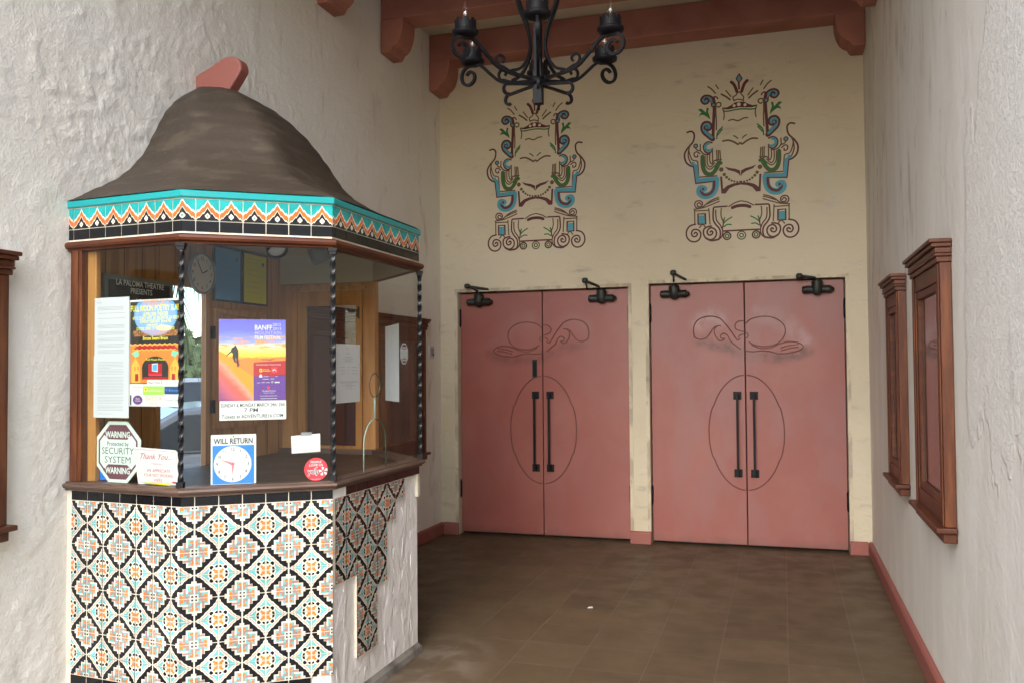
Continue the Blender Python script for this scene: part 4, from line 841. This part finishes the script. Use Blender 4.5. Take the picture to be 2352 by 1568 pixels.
def PB(x,y): return (X0+(x-290)/798*(X1-X0), Z1-(y-235)/955*(Z1-Z0))
q=MB(); q.rect(f,X0,Z0,X1,Z1,0,'sunset'); q.build('printed_sky',e)
q=MB(); q.poly(f,[PB(290,602),PB(350,632),PB(420,680),PB(520,770),PB(600,840),PB(700,905),PB(702,1190),PB(290,1190)],.0006,'slope'); q.build('printed_slope',e)
q=MB()
q.poly(f,[PB(525,725),PB(570,690),PB(640,680),PB(690,690),PB(745,678),PB(790,715),PB(850,715),PB(905,722),PB(950,700),PB(1010,690),PB(1088,690),PB(1088,760),PB(702,760),PB(702,905),PB(600,838),PB(540,785)],.0004,'stageorange'); q.poly(f,[PB(700,740),PB(1088,720),PB(1088,900),PB(700,900)],.0005,'stagered')
q.poly(f,[PB(702,905),PB(1088,890),PB(1088,1190),PB(702,1190)],.0005,'purple')
q.poly(f,[PB(440,570),PB(470,555),PB(480,535),PB(492,545),PB(500,560),PB(520,600),PB(522,655),PB(515,700),PB(526,795),PB(508,795),PB(495,700),PB(484,680),PB(488,735),PB(472,742),PB(468,715),PB(450,680),PB(455,640),PB(440,620),PB(378,668),PB(374,658),PB(430,605)],.001,'night')
for t,x,y,s_,c,wd,al in (('BANFF',710,358,.029,'white',210,'l'),('2012',930,310,.016,'white',100,'l'),('2013',930,358,.016,'white',100,'l'),('MOUNTAIN',712,414,.022,'lilac',320,'l'),('FILM FESTIVAL',712,470,.022,'white',320,'l'),('WORLD TOUR',832,510,.016,'lilac',200,'l'),("THE WORLD'S BEST MOUNTAIN FILMS",728,776,.0075,'white',300,'l'),('NATIONAL\nGEOGRAPHIC',805,832,.0055,'yellowtxt',None,'l'),('The Banff Centre',800,1086,.009,'white',168,'l'),('inspiring creativity',818,1106,.006,'white',132,'l'),('www.banffmountainfestival.ca',780,1142,.0065,'white',206,'l')):
    q.text(f,t,*PB(x,y),s_,c,.0014,al=al,maxw=wd/798*(X1-X0) if wd else None,bold=.02 if s_>.02 else 0)
R=lambda x0,y0,x1,y1,o,m: q.rect(f,*PB(x0,y1),*PB(x1,y0),o,m)
R(772,815,799,855,.0012,'yellow'); R(779,822,792,848,.0014,'stagered'); R(916,798,984,865,.0012,'red')
for dx in (0,8,16): q.ribbon(f,[PB(930,832+dx*.6),PB(950,822+dx*.4),PB(965,830),PB(972,845)],.0022,.0014,'white')
q.poly(f,[PB(765,915),PB(775,885),PB(787,878),PB(800,888),PB(808,918)],.0012,'white')
for x,y,w_ in ((820,905,60),(895,902,50),(960,905,30),(810,935,75),(905,933,45),(745,978,32),(795,975,42),(850,976,48),(955,970,60),(785,1166,200)): R(x,y,x+w_,y+(14 if w_==60 and x==955 else 5),.0012,'white' if x!=895 else 'red')
q.disc(f,*PB(880,1040),.006,.0012,'red',12); q.disc(f,*PB(926,972),.005,.0012,'grey',12); q.build('printed_lettering',e)
q=MB(); q.box(f,.145,.408,1.257,1.3355,-.0006,.0002,'white')
for t,x,z,s_,wd in (('SUNDAY & MONDAY MARCH 24th, 25th',.277,1.311,.021,.252),('7 PM',.268,1.2895,.023,.055),('Tickets at ADVENTURE16.COM',.275,1.2655,.021,.243)): q.text(f,t,x,z,s_,'ink',.0006,maxw=wd,shear=.05,rot=.006,bold=.008)
q.build('handwritten_strip',e)
# will return clock sign
f=off(F2,-.018); q=MB(); q.box(f,.112,.289,.997,1.199,-.003,0,'white'); q.rect(f,.119,.999,.281,1.155,.0004,'blue'); q.disc(f,.197,1.079,.0735,.0008,'white',48); q.disc(f,.2,1.1905,.003,.0008,'ink',10)
q.text(f,'WILL RETURN',.2,1.162,.031,'ink',.0009,maxw=.152,bold=.02)
for h in range(12):
    t=radians(90-30*(h+1)); q.text(f,str(h+1),.197+.0605*cos(t),1.079+.0605*sin(t)-.006,.0185,'ink',.0012,sx=.85,bold=.006); q.disc(f,.197+.0765*cos(t),1.079+.0765*sin(t),.0012,.0008,'ink',6)
sg=tag(q.build('return_clock_sign'),'blue and white will return sign with a clock dial and pink hands','sign')
q=MB()
for an,l,wd in ((radians(157),.052,.013),(radians(-90),.047,.012)):
    d=V(cos(an),sin(an)); p_=V(-d.y,d.x); c_=V(.197,1.079); q.poly(f,[tuple(c_+p_*wd/2-d*.006),tuple(c_-p_*wd/2-d*.006),tuple(c_+d*l)],.002 if an>0 else .0022,'pinkhand')
q.disc(f,.197,1.079,.0075,.0024,'pinkhand',14); q.disc(f,.197,1.079,.002,.0026,'ink',8); q.build('clock_hands',sg)
q=MB(); f=g2; q.poly(f,[(.428,1.186),(.546,1.193),(.548,1.118),(.431,1.113)],0,'white'); q.poly(f,[(.547,1.193),(.428,1.186),(.431,1.113),(.548,1.118)],-.0005,'white'); q.ribbon(f,[(.477,1.176),(.488,1.178),(.494,1.168),(.494,1.152),(.474,1.151),(.474,1.146),(.490,1.146)],.0011,.0003,'greyink'); q.text(f,'CASH ONLY PLEASE',.489,1.124,.0095,'greyink',.0004,maxw=.078); q.box(f,.468,.512,1.186,1.2,.0005,.0009,'greyink')
tag(q.build('cash_card'),'small white cash only card taped to the middle booth pane','card')
q=MB(); f=off(F2,-.0015); q.disc(f,.529,1.045,.048,.0006,'red',44); 
for t,z,s_,wd in (('PEOPLE',1.071,.0125,.044),('LOVE US',1.058,.0125,.056),('ON',1.050,.006,.010),('www.yelp.com',1.003,.005,.038)): q.text(f,t,.529 if t!='ON' else .531,z,s_,'white',.0010,maxw=wd,bold=.02)
q.text(f,'yelp',.519,1.027,.030,'white',.0010,maxw=.050,bold=.07); q.text(f,'yelp',.519,1.027,.030,'ink',.0014,maxw=.047,bold=.01)
for k in range(5):
    t=radians(100+72*k); q.poly(f,[(.559+.003*cos(t),1.036+.003*sin(t)),(.559+.017*cos(t-.35),1.036+.017*sin(t-.35)),(.559+.019*cos(t),1.036+.019*sin(t)),(.559+.017*cos(t+.35),1.036+.017*sin(t+.35))],.0011,'white'); 
tag(q.build('red_sticker'),'round red sticker with white lettering low on the middle pane','sticker')
# octagonal security sign
def octa(cx,cz,rx,rz,k=.42): return [(cx-rx*k,cz+rz),(cx+rx*k,cz+rz),(cx+rx,cz+rz*k),(cx+rx,cz-rz*k),(cx+rx*k,cz-rz),(cx-rx*k,cz-rz),(cx-rx,cz-rz*k),(cx-rx,cz+rz*k)]
def secsign(q,f,cx,cz,rx,rz,th):
    P=octa(cx,cz,rx,rz); q.extr(f,P,-th,0,'mint'); q.poly(f,octa(cx,cz,rx*.87,rz*.89),.0003,'plum'); 
    q.poly(f,octa(cx,cz,rx*.80,rz*.83),.0005,'mint')
    for s_ in (1,-1): q.poly(f,[(cx-rx*.36,cz+s_*rz*.88),(cx+rx*.36,cz+s_*rz*.88),(cx+rx*.66,cz+s_*rz*.60),(cx+rx*.42,cz+s_*rz*.41),(cx-rx*.42,cz+s_*rz*.41),(cx-rx*.66,cz+s_*rz*.60)],.0008,'plum')
    q.text(f,'WARNING',cx,cz+rz*.475,rz*.28,'mint',.0012,maxw=rx*1.1,bold=.03); q.text(f,'WARNING',cx,cz-rz*.70,rz*.28,'mint',.0012,maxw=rx*1.1,bold=.03)
    q.text(f,'Protected by',cx,cz+rz*.20,rz*.21,'ink',.0012,maxw=rx*.95); q.text(f,'SECURITY',cx,cz-rz*.07,rz*.31,'ink',.0012,maxw=rx*1.42,bold=-.008); q.text(f,'SYSTEM',cx,cz-rz*.36,rz*.31,'ink',.0012,maxw=rx*1.15,bold=-.008)
q=MB(); th_=radians(3); f=Fr(F1.p(.241,1.0,-.042),F1.u+V(0,0,-.05)); 
fl=Fr(F1.p(0,0,-.040),F1.u); q=MB(); secsign(q,fl,.243,1.122,.125,.128,.004); tag(q.build('warning_sign'),'plum and white octagonal security warning sign standing behind the left pane','sign')
q=MB(); fl=Fr(F1.p(0,0,-.022),F1.u); P=[(.347,1.148),(.570,1.140),(.585,1.128),(.607,1.000),(.374,.997)]
q.extr(fl,P,-.002,0,'white'); cx_=.478
q.ribbon(fl,[(.357,1.139),(.564,1.132),(.574,1.122),(.594,1.008),(.384,1.004)],.001,.0004,'rose',closed=True)
q.text(fl,'Thank You...',.464,1.100,.034,'rose',.0006,maxw=.165,shear=.45); q.rect(fl,.445,1.082,.51,1.0832,.0006,'rose'); q.rect(fl,.455,1.078,.50,1.079,.0006,'rose')
for t,z,wd in (('WE APPRECIATE',1.048,.125),('YOUR NOT SMOKING',1.029,.155),('HERE',1.010,.042)): q.text(fl,t,.482 if z<1.05 else .478,z,.0184,'rose',.0006,maxw=wd)
q.rect(fl,.556,1.006,.574,1.014,.0006,'rose'); tag(q.build('no_smoking_sign'),'white thank you for not smoking sign with rose lettering, slightly slanted','sign')
q=MB(); fl=Fr(F1.p(0,0,-.014),F1.u); q.tube([fl.p(.425,1.004,0),fl.p(.555,1.0005,.0)],.0032,'yellow',6); q.tube([fl.p(.555,1.0005,0),fl.p(.568,1.0003,0)],[.0032,.0006],'cardbrown',6); q.tube([fl.p(.417,1.0042,0),fl.p(.425,1.004,0)],.0033,'mintgreen',6); tag(q.build('pencil'),'yellow pencil lying on the booth sill under the thank you sign','pencil')
q=MB(); fl=Fr(F1.p(0,0,-.060),F1.u); q.extr(fl,[(.098,.998),(.112,1.065),(.20,1.05),(.21,.998)],-.002,0,'cardbrown'); q.extr(fl,[(.118,.999),(.124,1.05),(.20,1.03),(.21,.999)],.0002,.0012,'blue'); tag(q.build('blue_card'),'blue and tan card leaning behind the octagonal warning sign','card')
q=MB(); f=g3; q.box(f,.048,.268,1.316,1.571,-.0006,0,'paper'); q.ribbon(f,[(.13,1.548),(.148,1.556),(.158,1.545),(.158,1.532),(.132,1.531)],.001,.0004,'greyink'); lines(q,f,.132,.172,1.526,1,.01)
r_=random.Random(8)
for z in (1.514,1.507,1.500,1.494): 
    w_=r_.uniform(.05,.1); q.rect(f,.155-w_/2,z,.155+w_/2,z+.0013,.0004,'greyink')
for z in (1.470,1.456,1.442):
    for a0,a1 in ((.085,.125),(.15,.168),(.19,.243)): q.rect(f,a0,z,a1,z+.0013,.0004,'greyink')
for z,w_ in ((1.407,.17),(1.402,.15),(1.397,.06),(1.390,.12),(1.385,.06),(1.376,.07)): q.rect(f,.16-w_/2,z,.16+w_/2,z+.0013,.0004,'greyink')
tag(q.build('price_notice'),'white sheet with small typed price list on the narrow right booth pane','notice paper')
q=MB(); f=off(F4,.003); n_=24; vs=[]
for i in range(n_+1):
    a=.262+.226*i/n_; o=.004+.004*sin(i*1.5)
    for b_ in (1.285,1.70): vs.append(f.p(a,b_+(.01 if b_>1.5 else -.004)*(1-i/n_),-.012-o))
q.mesh(vs,[(2*i,2*i+2,2*i+3,2*i+1) for i in range(n_)],'paper',True); vs=[v+f.n*.0006 for v in vs]; q.mesh(vs,[(2*i,2*i+1,2*i+3,2*i+2) for i in range(n_)],'paper',True)
tag(q.build('blank_sheet'),'tall wrinkled blank white sheet hanging behind the far booth pane','paper')
q=MB(); secsign(q,off(F3,-.001),.738,1.537,.046,.052,.0004); tag(q.build('warning_sticker'),'small octagonal security sticker on the right pane beside the last black bar','sticker')
# on the panelled wall
q=MB(); f=off(LP,.0035); q.box(f,3.19,3.65,1.50,1.895,0,.018,'boardframe'); q.box(f,3.215,3.625,1.52,1.872,.018,.0195,'board'); 
f2=off(f,.0195)
for i in range(28): q.rect(f2,3.217,1.525+i*.0123,3.623,1.5265+i*.0123,.0002,'ink')
q.text(f2,'LA PALOMA THEATRE',3.42,1.851,.037,'boardtxt',.001,maxw=.32,bold=.01); q.text(f2,'PRESENTS',3.425,1.818,.037,'boardtxt',.001,maxw=.145,bold=.01); q.text(f2,'URE',3.42,1.772,.034,'boardtxt',.001); tag(q.build('letter_board'),'dark letter board with white capitals on the booth wall, partly behind papers','sign')
q=MB(); f=off(LP,.0135); cy_,cz_=3.868,1.962; 
q.lathe(f.p(cy_,cz_,0),[(.095,0),(.108,.008),(.11,.02),(.103,.028),(.098,.024)],'grey',36,f.n,caps=False); q.disc(f,cy_,cz_,.099,.015,'clockface',40)
for h in range(12):
    t=radians(90-30*(h+1)); q.text(f,str(h+1),cy_+.076*cos(t),cz_+.076*sin(t)-.009,.028,'ink',.0165)
ck=tag(q.build('wall_clock'),'round grey wall clock high on the booth wall above the narrow window','clock')
q=MB()
for an,l in ((radians(125),.07),(radians(25),.045)): q.ribbon(f,[(cy_,cz_),(cy_+l*cos(an),cz_+l*sin(an))],.005,.018 if l>.05 else .019,'ink')
q.build('clock_hands',ck)
for (a0,a1,m,lab,sd) in ((4.003,4.227,'paleblue','framed blue certificate beside the wall clock inside the booth',5),(4.264,4.486,'paleyel','framed yellow certificate nearer the booth door',9)):
    q=MB(); f=off(LP,.001); z0,z1=1.842,2.118; q.box(f,a0-.012,a1+.012,z0-.012,z1+.012,0,.012,'ink'); q.box(f,a0,a1,z0,z1,.012,.0125,m); f2=off(f,.0125)
    for z in (2.09,2.07,2.03,2.0,1.96,1.93,1.9): q.rect(f2,a0+.03,z,a1-.04-.03*((z*50)%2),z+.0018,.0003,'grey')
    q.disc(f2,a1-.035,2.07,.012,.0004,'navy',12); tag(q.build('framed_certificate'),lab,'certificate','framed certificates in the booth')
for (c_,d_,lens,lab) in ((V(-2.201,3.493,2.03),V(.45,-.35,-.75),True,'small black spotlight with a pale lens under the booth ceiling'),(V(-2.13,3.76,2.02),V(.25,.35,-.85),False,'grey cylindrical spotlight under the booth ceiling beside the second black bar')):
    q=MB(); d_=d_.normalized(); q.lathe(c_-d_*.045,[(.02,0),(.04,.006),(.046,.02),(.048,.09),(.044,.092),(.040,.07)],'iron' if lens else 'lamp_grey',20,d_); q.tube([c_-d_*.03,V(c_.x,c_.y,2.14)],.006,'iron',6); q.lathe(V(c_.x,c_.y,2.125),[(.03,0),(.03,.014)],'iron',14)
    if lens: q.lathe(c_+d_*.028,[(.041,0),(.036,.010),(.02,.016)],'white',16,d_)
    tag(q.build('spotlight'),lab,'spotlight','spotlights under the booth ceiling')
# ---------------- street seen through the narrow window ----------------
def bodyprof(L,Hh,Hr): return [(-L/2,.28),(-L/2,.62),(-L/2+.06,Hh-.12),(-L/2+.9,Hh),(-L/2+1.5,Hr-.06),(-L/2+2.0,Hr),(L/2-.9,Hr-.02),(L/2-.25,Hh+.05),(L/2,Hh-.08),(L/2,.30)]
def car(loc,ang,paint,label,cat,L=4.1,Wd=1.55,Hh=.83,Hr=1.27):
    e=empty('parked_car',(loc[0],loc[1],-.13),label,cat,'cars in the street behind the booth window'); u=V(cos(ang),sin(ang),0); o=V(loc[0],loc[1],-.13)
    f=Fr(o,u,(0,0,1)); f=Fr(o,u,(0,0,1),f.n)
    low=[(-L/2,.28),(-L/2-.02,.50),(-L/2+.06,.66),(-L/2+.5,.76),(-L/2+1.0,Hh),(L/2-.35,Hh+.02),(L/2-.03,.74),(L/2,.45),(L/2-.02,.28),(L/2-.48,.26)]
    def arch(x): return [(x+.33*cos(t),.29+.31*sin(t)) for t in [pi*i/8 for i in range(9)]]
    low=low+arch(L/2-.85)[0:]+[( -L/2+1.15,.24)]+arch(-L/2+.80)
    q=MB(); q.extr(f,low,-Wd/2,Wd/2,paint); bd=q.build('body',e,bevel=.05)
    q=MB(); gh=[(-L/2+1.0,Hh),(-L/2+1.75,Hr-.03),(-L/2+2.1,Hr),(L/2-.85,Hr),(L/2-.35,Hh+.03)]
    vs=[f.p(a,b,c*(Wd/2-.04 if b<Hh+.1 else Wd/2-.16)) for c in (-1,1) for a,b in gh]; n_=5
    q.mesh(vs,[(i,(i+1)%n_,n_+(i+1)%n_,n_+i) for i in range(n_)]+[tuple(range(n_))[::-1],tuple(range(n_,2*n_))],paint); q.build('cabin',e,bevel=.03)
    for s_ in (-1,1):
        for seg in (((-L/2+1.22,Hh+.035),(-L/2+1.80,Hr-.085),(-L/2+2.25,Hr-.07),(-L/2+2.25,Hh+.035)),((-L/2+2.31,Hh+.035),(-L/2+2.31,Hr-.07),(L/2-.95,Hr-.07),(L/2-.62,Hh+.06))):
            q=MB(); q.face([f.p(a,b,s_*(Wd/2-.026-.12*max(0,(b-Hh)/(Hr-Hh)))) for a,b in seg],'carglass'); q.build('side_window',e)
        for x in (-L/2+.80,L/2-.85):
            q=MB(); q.lathe(f.p(x,.29,s_*(Wd/2-.2)),[(.18,0),(.29,.01),(.295,.08),(.29,.19),(.2,.2)],'tyre',24,f.n*s_); w2=q.build('wheel',e); q=MB(); q.lathe(f.p(x,.29,s_*(Wd/2-.01)),[(.19,0),(.18,.012),(.05,.02)],'chrome',10,f.n*s_,sm=False); q.build('rim',w2)
        q=MB(); q.box(f,-L/2+1.30,-L/2+1.42,Hh+.02,Hh+.15,s_*(Wd/2-.02) if s_>0 else -Wd/2-.16,Wd/2+.16 if s_>0 else -(Wd/2-.02),paint); q.build('mirror',e,bevel=.03)
        q=MB(); q.box(f,-L/2-.01,-L/2+.12,.55,.66,s_*Wd/2-.28*(s_>0)-.0,s_*Wd/2+.28*(s_<0),'white'); q.build('headlight',e,bevel=.02)
        for x in (-L/2+2.0,L/2-1.35):
            c0=(Wd/2,Wd/2+.025) if s_>0 else (-Wd/2-.025,-Wd/2); q=MB(); q.box(f,x,x+.16,.66,.69,*c0,'chrome'); q.build('handle',e,bevel=.008)
    return e
car((-5.55,7.45),radians(48)+0,'carpaint','silver grey parked car close behind the narrow booth window','car')
car((-11.5,14.0),radians(48),'carwhite','white parked car farther off through the narrow booth window','car',Hr=1.45)
def leafmesh(mb,c,rad,n,sz,m,seed,flat=1):
    r_=random.Random(seed)
    for _ in range(n):
        d=V(r_.gauss(0,1),r_.gauss(0,1),r_.gauss(0,flat)).normalized()*(r_.random()**.4); p=V(*c)+V(d.x*rad[0],d.y*rad[1],d.z*rad[2])
        a=V(r_.uniform(-1,1),r_.uniform(-1,1),r_.uniform(-1,1)).normalized()*sz; b_=a.orthogonal().normalized()*sz*.5; mb.face([p-a,p+b_,p+a,p-b_],m)
e=empty('palm_tree',(-9.6,11.8,-.13),'fan palm with drooping fronds rising over the street outside','tree')
q=MB(); q.tube([V(-9.6,11.8,-.13),V(-9.5,11.8,2.4),V(-9.6,11.8,4.3)],[.16,.13,.11],'bark',10); q.build('trunk',e)
q=MB(); r_=random.Random(4)
for k in range(34):
    a=r_.uniform(0,2*pi); l=r_.uniform(1.2,1.9); el_=r_.uniform(-.8,1.0); P=[V(-9.6,11.8,4.3)+V(cos(a)*l*t*cos(el_*.6),sin(a)*l*t*cos(el_*.6),l*t*sin(el_)-1.3*t*t*l*.6) for t in (0,.25,.5,.75,1)]
    for i in range(1,5):
        for s_ in (-1,1):
            for j in range(4):
                t=j/4; p=P[i-1].lerp(P[i],t); sd_=V(-sin(a),cos(a),0)*s_*.38*(1-.12*i); tip=p+sd_+(P[i]-P[i-1])*.9-V(0,0,.22); q.face([p,p+(P[i]-P[i-1])*.14,tip],'leaf')
    q.tube(P,.012,'leaf',4)
q.build('crown',e)
for (c,rd,sd_,lab) in (((-16.5,20.5,1.3),(2.6,2.6,1.3),11,'dark bushy tree across the street, left of the palm'),((-13.2,19.5,1.0),(1.6,1.6,1.1),12,'smaller yellow green bush across the street')):
    e=empty('street_tree',(c[0],c[1],-.13),lab,'tree'); q=MB(); q.tube([V(c[0],c[1],-.13),V(c[0],c[1],c[2])],[.15,.08],'bark',8); q.build('trunk',e); q=MB(); leafmesh(q,c,rd,2600,.16,'leaf',sd_); q.build('crown',e)
e=empty('street_house',(-19,25,-.13),'low tan building across the street behind the trees','building'); f=Fr((-24,24,-.13),(.8,.6,0)); 
q=MB(); q.box(f,0,12,0,1.75,-5,0,'houseW'); q.build('wall',e); q=MB(); q.box(f,-.3,12.3,1.751,1.95,-5.3,.3,'roof_brown'); q.build('roof',e)
for i in range(5):
    q=MB(); q.box(f,.8+i*2.3,2.0+i*2.3,.6,1.4,.001,.03,'carglass'); q.build('window',e)
